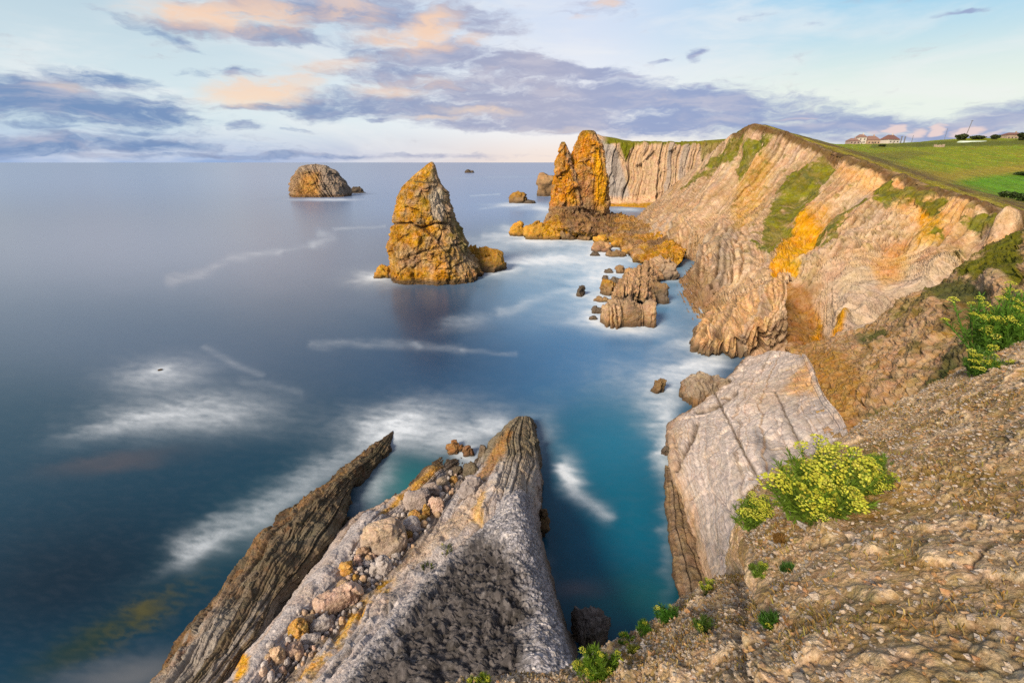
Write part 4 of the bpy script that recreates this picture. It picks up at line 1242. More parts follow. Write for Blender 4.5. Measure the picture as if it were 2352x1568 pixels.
def build_main_stack():
    lv = [(372, 986, 992), (380, 975, 997), (395, 958, 1001), (408, 944, 1005), (421, 932, 1010), (439, 915, 1021), (465, 910, 1027), (485, 906, 1035), (516, 905, 1047), (545, 904, 1062), (556, 893, 1070), (580, 893, 1076), (604, 895, 1094), (625, 900, 1104), (640, 905, 1106), (662, 912, 1096)]
    P, nrm, zz = loft(lv, 139, 0.85, 3, 330, 420, 0.06)
    d, crack, idr, idg, idh = rock_relief(P, 5.5, 11, 2.3)
    vert = ridged(P / np.array([2.6, 2.6, 9.0]), 4, seed=19) - .55
    d = d + .8 * vert
    U, V, D = proj(P)
    front = nrm[..., 1] < .3
    d += line_field(U, V + 2 * fbm(P / 2, 3, seed=9), [([(904, 514), (940, 513), (965, 526), (1000, 514), (1035, 514)], 3.0, -1.1), ([(960, 520), (1000, 545), (1020, 560)], 3, -.9), ([(940, 590), (1000, 570), (1060, 560)], 3, -.5), ([(950, 415), (1000, 420)], 3, -.8),
                        ([(1040, 500), (1050, 560)], 3, -.6)]) * front
    tops = sstep(zz[-1], zz[-1] - 6, zz)[:, None]
    half = (P[..., 0].max(1) - P[..., 0].min(1)) / 2
    d = (d - .25) * (.22 + .78 * tops) * np.clip(half / 9.0, .3, 1)[:, None]
    Pd = P + nrm * d[..., None]
    col = np.broadcast_to(GOLD, P.shape).copy()
    n = fbm(P / 4.5, 4, seed=21)
    col = blend(col, .75 * sstep(-.1, .4, n), np.array([.38, .27, .17]))
    col = blend(col, .7 * sstep(.0, .45, fbm(P / 3 + 9, 4, seed=22)), np.array([.52, .40, .26]))
    col = blend(col, .5 * sstep(.6, .9, idh), np.array([.56, .30, .06]))
    col *= (.8 + .25 * idr[..., None] + .15 * idg[..., None])
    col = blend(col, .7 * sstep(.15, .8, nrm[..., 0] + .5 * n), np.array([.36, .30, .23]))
    col = blend(col, .65 * sstep(.1, .5, fbm(P / 2.4 + 4, 4, seed=23)) * sstep(5, 12, P[..., 2]), np.array([.22, .17, .04]))
    col = blend(col, .45 * region(U, V, [(905, 570), (1000, 570), (1000, 620), (905, 620)], 25, 15 * n), np.array([.34, .27, .21]))
    col = blend(col, .6 * sstep(.45, 1, crack), BROWN * .8)
    col = blend(col, .55 * sstep(6, 1.5, P[..., 2] + 1.5 * n), np.array([.42, .22, .035]))
    col = blend(col, .9 * sstep(2.0, .8, P[..., 2] + .6 * n), DKBR)
    for pts, wd in (([(904, 514), (940, 513), (965, 526), (1000, 514), (1035, 514)], 1.6), ([(960, 522), (1000, 545), (1020, 560)], 1.4), ([(930, 592), (1000, 572), (1062, 560)], 1.2), ([(950, 417), (1000, 421)], 1.5), ([(985, 420), (990, 470), (1015, 512)], 1.2),
                    ([(1040, 500), (1048, 560), (1070, 590)], 1.6), ([(935, 430), (925, 500)], .9), ([(960, 565), (965, 620)], .9), ([(1020, 575), (1030, 640)], 1.2), ([(915, 560), (925, 640)], .9), ([(960, 400), (950, 440)], .9), ([(985, 545), (975, 590)], .9)):
        dd, _ = seg_dist(U + 3 * n, V + 2.5 * fbm(P / 1.5, 3, seed=29), pts)
        col = blend(col, .85 * np.exp(-(dd / wd) ** 2) * front, DKBR * .8)
    col = blend(col, .85 * region(U, V, [(985, 450), (1012, 430), (1022, 480), (1018, 512), (995, 500)], 4, 6 * n) * front, np.array([.50, .44, .36]))
    col = blend(col, .6 * region(U, V, [(1045, 490), (1066, 545), (1080, 590), (1060, 580), (1048, 540)], 4, 6 * n) * front, np.array([.20, .18, .05]))
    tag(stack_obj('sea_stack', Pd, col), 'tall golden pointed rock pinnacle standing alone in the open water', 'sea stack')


def build_twin_stacks():
    specs = [([(326, 1290, 1297), (334, 1285, 1301), (345, 1282, 1304), (370, 1279, 1308), (400, 1275, 1320), (430, 1272, 1328), (470, 1266, 1334), (500, 1258, 1330), (530, 1246, 1338)], 240, .8, 31, 'slimmer orange rock tower, left one of the two towers by the cliff'),
             ([(300, 1338, 1362), (306, 1332, 1368), (316, 1329, 1374), (330, 1325, 1379), (355, 1316, 1387), (400, 1308, 1393), (440, 1306, 1396), (470, 1304, 1396), (500, 1312, 1396), (525, 1306, 1404)], 246, .85, 41, 'broader flat-topped orange rock tower, right one of the two towers by the cliff')]
    for lv, y0, dp, sd, lab in specs:
        P, nrm, zz = loft(lv, y0, dp, sd, 280, 260)
        d, crack, idr, idg, idh = rock_relief(P, 6.5, sd, 2.2)
        d += 1.9 * (ridged(P / np.array([3.0, 3.0, 16.0]), 4, seed=sd) - .6)
        d *= (.35 + .65 * sstep(zz[-1], zz[-1] - 8, zz))[:, None]
        U, V, D = proj(P)
        Pd = P + nrm * d[..., None]
        n = fbm(P / 6, 4, seed=sd + 3)
        col = np.broadcast_to(np.array([.50, .235, .045]), P.shape).copy()
        col *= (.7 + .5 * sstep(.2, .8, ridged(P / np.array([2.4, 2.4, 12.0]), 4, seed=sd)))[..., None]
        col = blend(col, .7 * sstep(-.1, .4, n), np.array([.36, .23, .10]))
        col = blend(col, .5 * sstep(.1, .5, fbm(P / 4 + 7, 4, seed=sd + 4)), np.array([.45, .33, .22]))
        if sd == 41:
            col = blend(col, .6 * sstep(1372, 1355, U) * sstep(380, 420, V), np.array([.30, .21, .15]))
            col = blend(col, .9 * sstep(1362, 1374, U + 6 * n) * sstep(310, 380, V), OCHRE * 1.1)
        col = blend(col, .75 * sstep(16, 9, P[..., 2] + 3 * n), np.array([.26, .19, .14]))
        col *= (.8 + .25 * idr[..., None] + .15 * idg[..., None])
        col = blend(col, .5 * sstep(.5, 1, crack), BROWN)
        col = blend(col, .7 * sstep(zz[-1] - 2.5, zz[-1], P[..., 2] + n), OLIVE * .7)
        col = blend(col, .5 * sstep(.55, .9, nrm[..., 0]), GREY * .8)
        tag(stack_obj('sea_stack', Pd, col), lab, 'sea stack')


def build_island():
    lv = [(379, 712, 728), (381, 702, 745), (386, 688, 758), (394, 681, 770), (404, 677, 778), (418, 674, 790), (432, 671, 797), (446, 670, 802), (458, 673, 803), (464, 676, 802)]
    P, nrm, zz = loft(lv, 500, .7, 5, 200, 360)
    d, crack, idr, idg, idh = rock_relief(P, 11, 51, 4.0)
    s = P[..., 0] * .9 + P[..., 2] * .55 + 4 * fbm(P / 14, 3, seed=8)
    hA, jA, cA = strata(s / 3.0, 7, .4)
    d = .9 * d + 1.6 * (hA - .5) - 1.8 * jA
    d *= (.45 + .55 * sstep(zz[-1], zz[-1] - 8, zz))[:, None]
    Pd = P + nrm * d[..., None]
    Pd[..., 2] += (2.2 * (ridged(P / 5.0, 4, seed=53) - .6) + 1.2 * (hA - .5)) * sstep(zz[0] + 6, zz[-1], zz)[:, None]
    U, V, D = proj(P)
    n = fbm(P / 9, 4, seed=9)
    col = np.broadcast_to(np.array([.34, .24, .155]), P.shape).copy()
    col = blend(col, .8 * sstep(722, 745, U + 10 * n), np.array([.26, .22, .185]))
    col = blend(col, .8 * sstep(402, 390, V + 6 * n), np.array([.30, .25, .20]))
    col = blend(col, .7 * region(U, V, [(690, 405), (730, 400), (735, 452), (680, 452)], 12, 8 * n), np.array([.45, .24, .06]))
    col *= (.72 + .5 * cA[..., None])
    col = blend(col, .7 * sstep(3.5, .8, P[..., 2] + n), BROWN * .7)
    tag(stack_obj('rock_island', Pd, col), 'humped grey-brown rock island far out on the left of the sea', 'rock island')


WATER_ROCKS = []


def lump(name, u, v, wpx, hpx, deep=.8, yaw=0., seed=1, col=BROWN, top=None, label='', cat='rock', group=None, key=None, res=(40, 56), sq=.75, z0=0.0, tilt=0.0, sink=.25, relief=1.0, mat=None, grooves=0.0, wet=True):
    """rock whose foot centre is seen at (u,v), wpx wide and hpx tall as seen"""
    if key:
        c, D = drop(key, u, v)
    else:
        c = at_z(u, v, z0)
        D = proj(c)[2]
    sc = D / F
    a = wpx * sc / 2
    ang = math.atan2(H - c[2], math.hypot(c[0], c[1]))
    b = a * deep
    hh = max(.15 * a, (hpx * sc - 2 * b * math.sin(ang) * .55) / max(.25, math.cos(ang)))
    nl, na = res
    ph = np.linspace(-.5 * np.pi, .5 * np.pi, nl)[:, None]
    th = np.linspace(0, 2 * np.pi, na, endpoint=False)[None, :]
    pw = lambda q, e: np.sign(q) * np.abs(q) ** e
    X = a * pw(np.cos(ph), sq) * pw(np.cos(th), sq)
    Y = b * pw(np.cos(ph), sq) * pw(np.sin(th), sq)
    Zc = np.where(ph > 0, hh, max(hh * sink, .12 * a)) * pw(np.sin(ph), sq) * np.ones_like(th)
    P = np.stack([X, Y, Zc], -1)
    n = P / np.array([a * a, b * b, max(hh, .2 * a) ** 2])
    n /= np.linalg.norm(n, axis=-1, keepdims=True) + 1e-9
    off = seed * 13.7
    s = (a + b + hh) / 3
    vs = np.array([.75, .75, .26]) if grooves else np.array([1., 1., 1.])
    fa, ea, idr = facet(P * vs / (s * .95) + off, seed)
    fb, eb, idb = facet(P * vs / (s * .38) + off, seed + 1)
    w2 = fbm(P / (s * .9) + off, 4, seed=seed + 2)
    w3 = fbm(P / (s * .25) + off, 4, seed=seed + 3)
    d = s * relief * (.20 * w2 + .36 * fa + .15 * fb + .07 * w3)
    if grooves:
        q = (X - .25 * Y + .15 * Zc) / s * 4.2 + .8 * w2 + .3 * w3
        hA, jA, cA = strata(q * 1.5, seed, .4)
        d = d + s * grooves * (.26 * (hA - .5) - .40 * jA) * (.45 + .55 * sstep(-.3, .3, w2))
    P = P + n * d[..., None]
    cy, sy = math.cos(yaw), math.sin(yaw)
    if tilt:
        ct, st = math.cos(tilt), math.sin(tilt)
        x, z = P[..., 0].copy(), P[..., 2].copy()
        P[..., 0] = x * ct + z * st
        P[..., 2] = -x * st + z * ct
    x, y = P[..., 0].copy(), P[..., 1].copy()
    P[..., 0] = x * cy - y * sy
    P[..., 1] = x * sy + y * cy
    cc = np.broadcast_to(np.asarray(col, float), P.shape).copy()
    if top is not None:
        cc = blend(cc, sstep(.1, .6, n[..., 2] + .5 * w3), top)
    cc *= (.8 + .4 * idr[..., None])
    cc = blend(cc, .4 * sstep(.1, .5, w3), np.asarray(col) * .6)
    if key is None and wet:
        cc = blend(cc, .9 * sstep(.35 * hh + .25, .05, P[..., 2]), DKBR * .7)
        WATER_ROCKS.append((c[0], c[1], max(a, b)))
    P = P.reshape(-1, 3)
    o = mesh_np(name, P, grid_faces(nl, na, True), mat or ROCK_MID, col=cc.reshape(-1, 3), loc=c)
    tag(o, label, cat, group)
    return o


def build_shelf():
    front = [(1205, 545), (1250, 549), (1330, 547), (1400, 556), (1432, 578), (1470, 604), (1520, 618), (1556, 614)]
    rows = [[at_z(u, v, -1.2) for u, v in front], [at_z(u, v - 4, .8) for u, v in front]]
    m = [(1232, 530, 3.5), (1268, 525, 5), (1335, 522, 6), (1400, 540, 3), (1440, 566, 2), (1480, 588, 2), (1525, 600, 2), (1565, 600, 2)]
    b = [(1258, 505, 8), (1290, 495, 10), (1340, 492, 10), (1395, 514, 5), (1440, 535, 4), (1480, 560, 4), (1525, 580, 4), (1570, 588, 3)]
    c = [(1275, 480, 12), (1300, 478, 12.5), (1345, 480, 12), (1400, 490, 7), (1445, 500, 5), (1490, 515, 5), (1530, 550, 5), (1575, 575, 4)]
    for r in (m, b, c):
        rows.append([at_z(*q) for q in r])
    rows.append([q + np.array([2, 12, -13.0]) for q in rows[-1]])
    P = catmull(rows, 240, 420)
    U, V, D = proj(P)
    N = gnormal(P)
    d, crack, idr, idg, idh = rock_relief(P, 5.0, 61, 2.6)
    d += 1.1 * (ridged(P / 4, 4, seed=62) - .5)
    Pd = P + N * d[..., None]
    Pd[..., 2] = np.where(sstep(.0, 1, P[..., 2]) < .01, np.minimum(Pd[..., 2], -.3), Pd[..., 2])
    n = fbm(P / 7, 4, seed=63)
    col = np.broadcast_to(np.array([.33, .21, .115]), P.shape).copy()
    col = blend(col, .8 * sstep(-.05, .35, n), np.array([.24, .16, .10]))
    col = blend(col, .9 * sstep(-.05, .3, fbm(P / 9 + 5, 3, seed=64) + .25 * sstep(1420, 1480, U)), np.array([.50, .27, .06]))
    col = blend(col, .5 * region(U, V, [(1420, 500), (1490, 500), (1480, 545), (1430, 545)], 15, 10 * n), PINK * .9)
    col = blend(col, .85 * sstep(1500, 1380, U) * sstep(.1, .5, fbm(P / 6 + 2, 3, seed=66) + .25), OCHRE * .85)
    col = blend(col, .8 * region(U, V, [(1262, 470), (1400, 475), (1430, 540), (1380, 552), (1300, 520), (1265, 500)], 12, 10 * n), np.array([.22, .145, .09]))
    col *= (.65 + .4 * idr[..., None] + .3 * idg[..., None])
    col = blend(col, .9 * sstep(1.6, .4, P[..., 2] + .5 * n), DKBR)
    remember('shelf', Pd)
    o = grid_obj('rock_shelf', Pd, col, ROCK_STACK)
    tag(o, 'low jumbled orange-brown rock shelf at the foot of the two towers', 'rock shelf')


def build_reef():
    rows = [[(1490, 606, -1), (1500, 598, 1.2), (1515, 588, 3), (1538, 584, 3.2), (1560, 590, 2), (1570, 600, -1)],
            [(1462, 622, -1), (1470, 612, 1.5), (1490, 600, 3.2), (1515, 602, 3.4), (1535, 612, 2), (1540, 622, -1)],
            [(1430, 642, -1), (1440, 630, 1.8), (1462, 618, 3.6), (1495, 622, 3.8), (1514, 636, 1.8), (1518, 646, -1)],
            [(1412, 672, -1), (1418, 656, 2.2), (1440, 640, 4.4), (1482, 642, 4.4), (1504, 660, 1.8), (1508, 672, -1)],
            [(1402, 694, -1), (1406, 684, 2.0), (1424, 664, 4.8), (1476, 666, 4.6), (1500, 684, 1.8), (1504, 694, -1)],
            [(1402, 703, -1), (1408, 698, .6), (1426, 692, 1.4), (1474, 694, 1.4), (1496, 698, .6), (1500, 703, -1)]]
    P = catmull([[at_z(*q) for q in r] for r in rows], 260, 260)
    N = gnormal(P)
    s = P[..., 0] * .97 - P[..., 1] * .27 + .6 * fbm(P / 3.0, 3, seed=3)
    hA, jA, cA = strata(s / 1.3, 8, .35)
    hB, jB, cB = strata(s / .5, 9, .35)
    fA, eA, ifa = facet(P / np.array([1.4, 3.0, 3.0]), 401)
    fB, eB, ifb = facet(P / .8, 402)
    d = .5 * fbm(P / 3.5, 4, seed=4) + .6 * (hA - .5) - .8 * jA + .2 * (hB - .5) - .3 * jB + .8 * fA + .3 * fB
    Pd = P + N * d[..., None]
    col = np.broadcast_to(np.array([.36, .24, .14]), P.shape).copy()
    col = blend(col, .6 * sstep(-.1, .4, fbm(P / 3, 4, seed=5)), np.array([.46, .32, .22]))
    col = blend(col, .6 * sstep(.1, .5, fbm(P / 2 + 4, 4, seed=6)), np.array([.20, .14, .085]))
    col *= (.75 + .5 * cB[..., None])
    col = blend(col, .8 * np.clip(jA, 0, 1), DKBR)
    col = blend(col, .85 * sstep(1.6, .5, P[..., 2] + .5 * fbm(P / 1.5, 3, seed=7)), DKBR)
    tag(grid_obj('rock_reef', Pd, col, ROCK_MID), 'long grooved brown reef running from the cliff foot towards the viewer through the surf', 'rock reef')


def build_water_rocks():
    R = lump
    B1 = np.array([.22, .15, .085])
    B2 = np.array([.34, .22, .12])
    G1 = np.array([.45, .26, .07])
    D1 = np.array([.085, .07, .055])
    R('rock', 1108, 618, 105, 48, .6, -.2, 3, B1, G1 * .8, 'low brown rock against the right foot of the tall pinnacle', res=(60, 90))
    R('rock', 880, 636, 40, 28, .8, .3, 4, G1 * .8, G1, 'small ochre rock against the left foot of the tall pinnacle')
    R('rock', 820, 443, 34, 12, .7, 0, 6, D1 * 1.2, None, 'small dark rock beside the right end of the far rock island')
    R('rock', 1074, 397, 13, 7, .7, 0, 7, D1 * 1.1, None, 'tiny dark rock near the horizon, left of its lower neighbour')
    R('rock', 1084, 397, 9, 5, .7, 0, 8, D1 * 1.1, None, 'tiny lower dark rock near the horizon, right of its neighbour')
    R('rock', 1192, 466, 40, 24, .6, 0, 9, B1, G1 * .6, 'dark rock with a low tail standing out in the water left of the two towers')
    R('rock', 1216, 467, 26, 8, .6, 0, 10, D1, None, 'flat dark tail rock beside the dark rock left of the two towers')
    R('rock', 1262, 450, 46, 50, .6, 0, 12, B1, B2, 'brown rock wedge behind the left side of the slim tower', res=(56, 70))
    R('rock', 1190, 541, 40, 28, .7, 0, 13, G1 * .9, G1, 'single ochre rock off the left end of the rock shelf', res=(50, 64))
    R('rock', 1230, 549, 46, 40, .7, 0, 14, G1 * .9, G1 * .8, 'ochre rock at the left end of the rock shelf', res=(50, 64))
    R('rock', 1382, 577, 42, 24, .7, 0, 15, np.array([.36, .22, .15]), B2, 'reddish brown rock in the surf off the rock shelf')
    R('rock', 1366, 587, 20, 8, .6, 0, 16, D1, None, 'small flat dark rock in the surf below the reddish brown one')
    R('rock', 1415, 588, 44, 14, .5, 0, 17, B1, None, 'long low dark brown rock in the surf below the rock shelf')
    R('rock', 1445, 582, 36, 22, .7, 0, 18, G1, B2, 'ochre rock at the shore end of the rock shelf')
    # stepped rocks running towards the viewer
    R('rock', 1440, 742, 112, 62, .6, .1, 22, B2 * .9, PINK * .8, 'grooved brown block off the near end of the long reef', res=(110, 160), grooves=.8, sq=.5)
    R('rock', 1505, 692, 48, 46, .8, .2, 23, D1 * 1.5, B1, 'dark rock against the right side of the long reef', res=(70, 100), grooves=.7, sq=.55)
    R('rock', 1528, 640, 46, 44, .8, .1, 24, np.array([.33, .26, .2]), PINK * .8, 'squarish grey-brown rock by the mouth of the cliff cave', res=(60, 80), sq=.5)
    R('rock', 1396, 675, 34, 36, .8, .2, 26, B1, G1 * .6, 'olive-brown rock against the left side of the long reef', res=(50, 64))
    R('rock', 1412, 650, 26, 16, .8, 0, 27, D1 * 1.4, None, 'small dark rock above the olive-brown one in the surf')
    R('rock', 1334, 678, 26, 22, .5, .9, 28, D1, None, 'thin slanting dark rock out in the foam, farthest left of the surf rocks')
    R('rock', 1384, 691, 36, 10, .6, 0, 29, B1, None, 'flat olive rock awash beside the long reef')
    R('rock', 1372, 718, 24, 16, .7, 0, 30, D1 * 1.3, None, 'small dark rock awash left of the grooved block')
    R('rock', 1362, 733, 18, 9, .7, 0, 31, D1 * 1.3, None, 'smallest dark rock awash, lowest left of the surf rocks')
    R('rock', 1425, 626, 22, 18, .8, 0, 32, B1, None, 'small brown rock in white foam left of the shore end of the reef')
    R('rock', 1398, 626, 18, 9, .8, 0, 33, D1 * 1.5, None, 'very small dark rock in white foam farther from shore')
    R('rock', 1446, 634, 26, 20, .8, 0, 34, B2, None, 'small tan rock in white foam next to the shore rocks')
    R('rock', 1390, 641, 14, 9, .8, 0, 135, D1 * 1.5, None, 'tiny dark rock in foam between two small surf rocks')
    # rubble round the rock shelf
    for k, (u, v, w_, h_, c_, lb) in enumerate([(1265, 549, 40, 26, G1 * .9, 'ochre block in front of the slim tower, second from the left end of the shelf'), (1303, 549, 44, 24, B1, 'dark brown block in front of the gap between the two towers'),
            (1346, 550, 36, 18, B2, 'tan-brown block at the water in front of the broad tower'), (1382, 556, 34, 16, G1, 'low golden block where the shelf bends towards the cliff'),
            (1420, 566, 34, 20, G1 * .8, 'golden-brown block on the inner bend of the shelf'), (1466, 598, 36, 22, B2, 'brown block between shelf and long reef'), (1500, 604, 30, 20, np.array([.42, .30, .2]), 'tan block between shelf and cave mouth')]):
        R('rock', u, v, w_, h_, .8, .3 * k, 60 + k, c_, None, lb, res=(44, 60), sq=.6)
    # by the slab
    R('rock', 1630, 912, 150, 66, .55, .35, 35, np.array([.25, .15, .075]), np.array([.30, .245, .19]), 'rounded rock head with a grey top at the seaward corner of the pale slab', res=(90, 140), grooves=.25)
    R('rock', 1512, 898, 34, 32, .6, .6, 36, B1 * .8, None, 'small brown rock in the foam off the pale slab')
    R('rock', 1528, 1042, 16, 18, .7, 0, 37, D1, None, 'little dark rock close to the left edge of the pale slab')
    # near inlet
    R('rock', 1358, 1452, 84, 66, .8, .3, 38, D1 * .9, np.array([.16, .145, .14]), 'black wet boulder in the inlet between the grey ridge and the near slope', res=(70, 100), mat=ROCK_NEAR)
    R('rock', 1243, 1228, 34, 62, .8, 0, 39, np.array([.12, .085, .05]), None, 'dark brown block at the right foot of the grey ridge', res=(50, 64), mat=ROCK_NEAR)
    R('rock', 1220, 1045, 34, 40, .7, .2, 40, np.array([.15, .135, .10]), None, 'knobbly olive rock on the right side of the ridge tip', res=(50, 64), mat=ROCK_NEAR)
    R('rock', 1045, 1034, 38, 24, .8, .2, 41, np.array([.27, .15, .07]), None, 'orange-brown rock at the foaming end of the boulder gully', mat=ROCK_NEAR)
    R('rock', 1075, 1044, 22, 24, .8, .2, 42, np.array([.20, .12, .07]), None, 'brown rock between two small falls of foam', mat=ROCK_NEAR)
    R('rock', 1110, 1050, 18, 30, .8, .2, 43, np.array([.16, .13, .10]), None, 'dark upright rock against the wet ridge by the foam', mat=ROCK_NEAR)
    R('rock', 368, 850, 10, 4, .6, .4, 44, D1, None, 'small dark reef top just breaking the surface in the left foam patch')


def build_boulders():
    key = 'greyridge'
    LIL = np.array([.46, .43, .43])
    TN = np.array([.50, .37, .26])
    OR = np.array([.50, .31, .12])
    PK = np.array([.52, .39, .32])
    placed = []

    def R(u, v, w_, h_, seed, col, label, **k):
        placed.append((u, v, .5 * (w_ + h_)))
        return lump('boulder', u, v + h_ * .3, w_, h_, k.pop('deep', .75), k.pop('yaw', .3), seed, col, k.pop('top', None), label, 'boulder', 'boulders lying in the gully of the grey ridge', key=key, mat=ROCK_NEAR, res=k.pop('res', (44, 60)), relief=k.pop('relief', .6), **k)
    R(886, 1236, 86, 74, 3, np.array([.36, .30, .26]), 'largest boulder of the gully, grey with an orange-tan top', top=np.array([.47, .37, .28]), sq=.55, res=(70, 100))
    R(772, 1374, 104, 42, 4, PK, 'long pinkish block striped with beds, lying across the gully', yaw=.5, deep=.42, sq=.55, grooves=.25, res=(60, 110))
    R(687, 1447, 40, 38, 5, OR, 'big orange boulder in the lower gully')
    R(797, 1306, 28, 28, 6, OR * 1.05, 'orange cube-shaped boulder among grey cobbles', sq=.5)
    R(816, 1326, 16, 16, 7, OR * .8, 'small ochre stone beside the orange cube-shaped boulder')
    R(786, 1339, 28, 15, 8, TN * .9, 'flat tan stone above the long pinkish block')
    R(1003, 1160, 37, 36, 9, PK, 'round pinkish boulder in the upper gully')
    R(980, 1178, 19, 32, 10, OR * .85, 'upright orange-tan boulder next to the round pinkish one')
    R(952, 1181, 28, 20, 11, OR * .85, 'golden angular boulder left of the upright one')
    R(973, 1191, 19, 18, 12, OR * .75, 'small golden stone below the upright orange-tan boulder')
    R(974, 1204, 20, 18, 13, TN, 'small tan stone lowest of the golden stones')
    R(960, 1148, 60, 46, 14, np.array([.38, .33, .31]), 'blocky grey ribbed boulder in the upper gully', grooves=.3, sq=.55)
    R(990, 1128, 42, 38, 15, np.array([.36, .31, .28]), 'grey-brown boulder above the blocky ribbed one')
    R(946, 1206, 40, 34, 16, LIL, 'smooth grey boulder above the largest boulder')
    R(1017, 1108, 30, 26, 17, np.array([.33, .28, .23]), 'grey-brown boulder near the wet end of the gully')
    R(1042, 1103, 22, 20, 18, OR * .7, 'orange-brown stone near the wet end of the gully')
    R(1080, 1078, 34, 32, 19, np.array([.14, .12, .09]), 'dark wet boulder just above the foam')
    R(1050, 1080, 24, 20, 20, np.array([.11, .09, .07]), 'small dark wet boulder left of the other one above the foam')
    R(1082, 1114, 66, 36, 21, np.array([.33, .30, .30]), 'long smooth grey boulder leaning on the ridge', deep=.5, yaw=.7)
    R(833, 1269, 28, 26, 22, TN * .8, 'olive-tan boulder left of the largest boulder')
    R(822, 1285, 21, 20, 23, PK * .9, 'small pinkish boulder below the olive-tan one')
    R(856, 1276, 17, 14, 24, PK, 'little pinkish stone under the largest boulder')
    R(908, 1275, 25, 18, 25, LIL, 'pale grey stone right of the grey cobbles')
    R(884, 1300, 32, 46, 26, LIL * .95, 'tall pale grey boulder among the grey cobbles')
    R(863, 1309, 27, 30, 27, LIL * .9, 'pale grey boulder left of the tall one')
    R(709, 1425, 28, 24, 28, TN * .9, 'tan boulder above the big orange boulder')
    R(738, 1432, 54, 28, 29, LIL * .85, 'flat grey slab stone right of the big orange boulder', deep=.5, yaw=.6)
    R(713, 1467, 42, 24, 30, LIL, 'pale grey stone below the flat grey slab stone', yaw=.5, deep=.5)
    R(677, 1490, 38, 28, 31, PK * .95, 'pinkish boulder in the lowest gully')
    R(642, 1508, 34, 38, 32, TN, 'tan boulder lowest in the gully')
    R(925, 1236, 24, 22, 33, TN * .8, 'tan stone right of the largest boulder')
    R(938, 1228, 20, 18, 34, OR * .7, 'ochre stone among small stones right of the largest boulder')
    # packed cobbles that nothing tells apart
    polys = [[(830, 1290), (900, 1265), (915, 1290), (880, 1330), (840, 1350), (800, 1330)], [(930, 1200), (985, 1195), (960, 1240), (925, 1250)], [(1000, 1120), (1050, 1090), (1040, 1130), (1000, 1180)],
             [(690, 1400), (760, 1400), (700, 1470), (650, 1500)], [(620, 1480), (690, 1480), (650, 1540), (600, 1550)], [(800, 1270), (840, 1255), (850, 1290), (810, 1300)], [(1060, 1068), (1080, 1085), (1030, 1145), (975, 1230), (905, 1310), (828, 1395), (715, 1510), (640, 1568), (610, 1568), (670, 1500), (755, 1400), (805, 1325), (855, 1245), (935, 1175), (1005, 1105)]]
    cnt = 0
    rr = random.Random(5)
    for poly, n in zip(polys, (40, 16, 14, 18, 14, 10, 130)):
        us = [p[0] for p in poly]
        vs = [p[1] for p in poly]
        k = tries = 0
        while k < n and tries < 4000:
            tries += 1
            u, v = rr.uniform(min(us), max(us)), rr.uniform(min(vs), max(vs))
            if not inpoly(np.array([u]), np.array([v]), poly)[0]:
                continue
            s = rr.uniform(9, 20) if tries < 1500 else rr.uniform(7, 11)
            if any(math.hypot(u - a, v - b) < .40 * (s + c_) for a, b, c_ in placed):
                continue
            placed.append((u, v, s))
            k += 1
            cnt += 1
            c = [LIL, LIL * .85, TN, PK, LIL * 1.1][rr.randrange(5)]
            lump('cobble', u, v, s, s * rr.uniform(.7, 1.0), rr.uniform(.6, 1), rr.uniform(0, 3), 100 + cnt, c, None, 'small cobble packed between larger boulders in the gully', 'cobble', 'cobbles packed in the gully', key=key, mat=ROCK_NEAR, res=(18, 26), relief=.4)


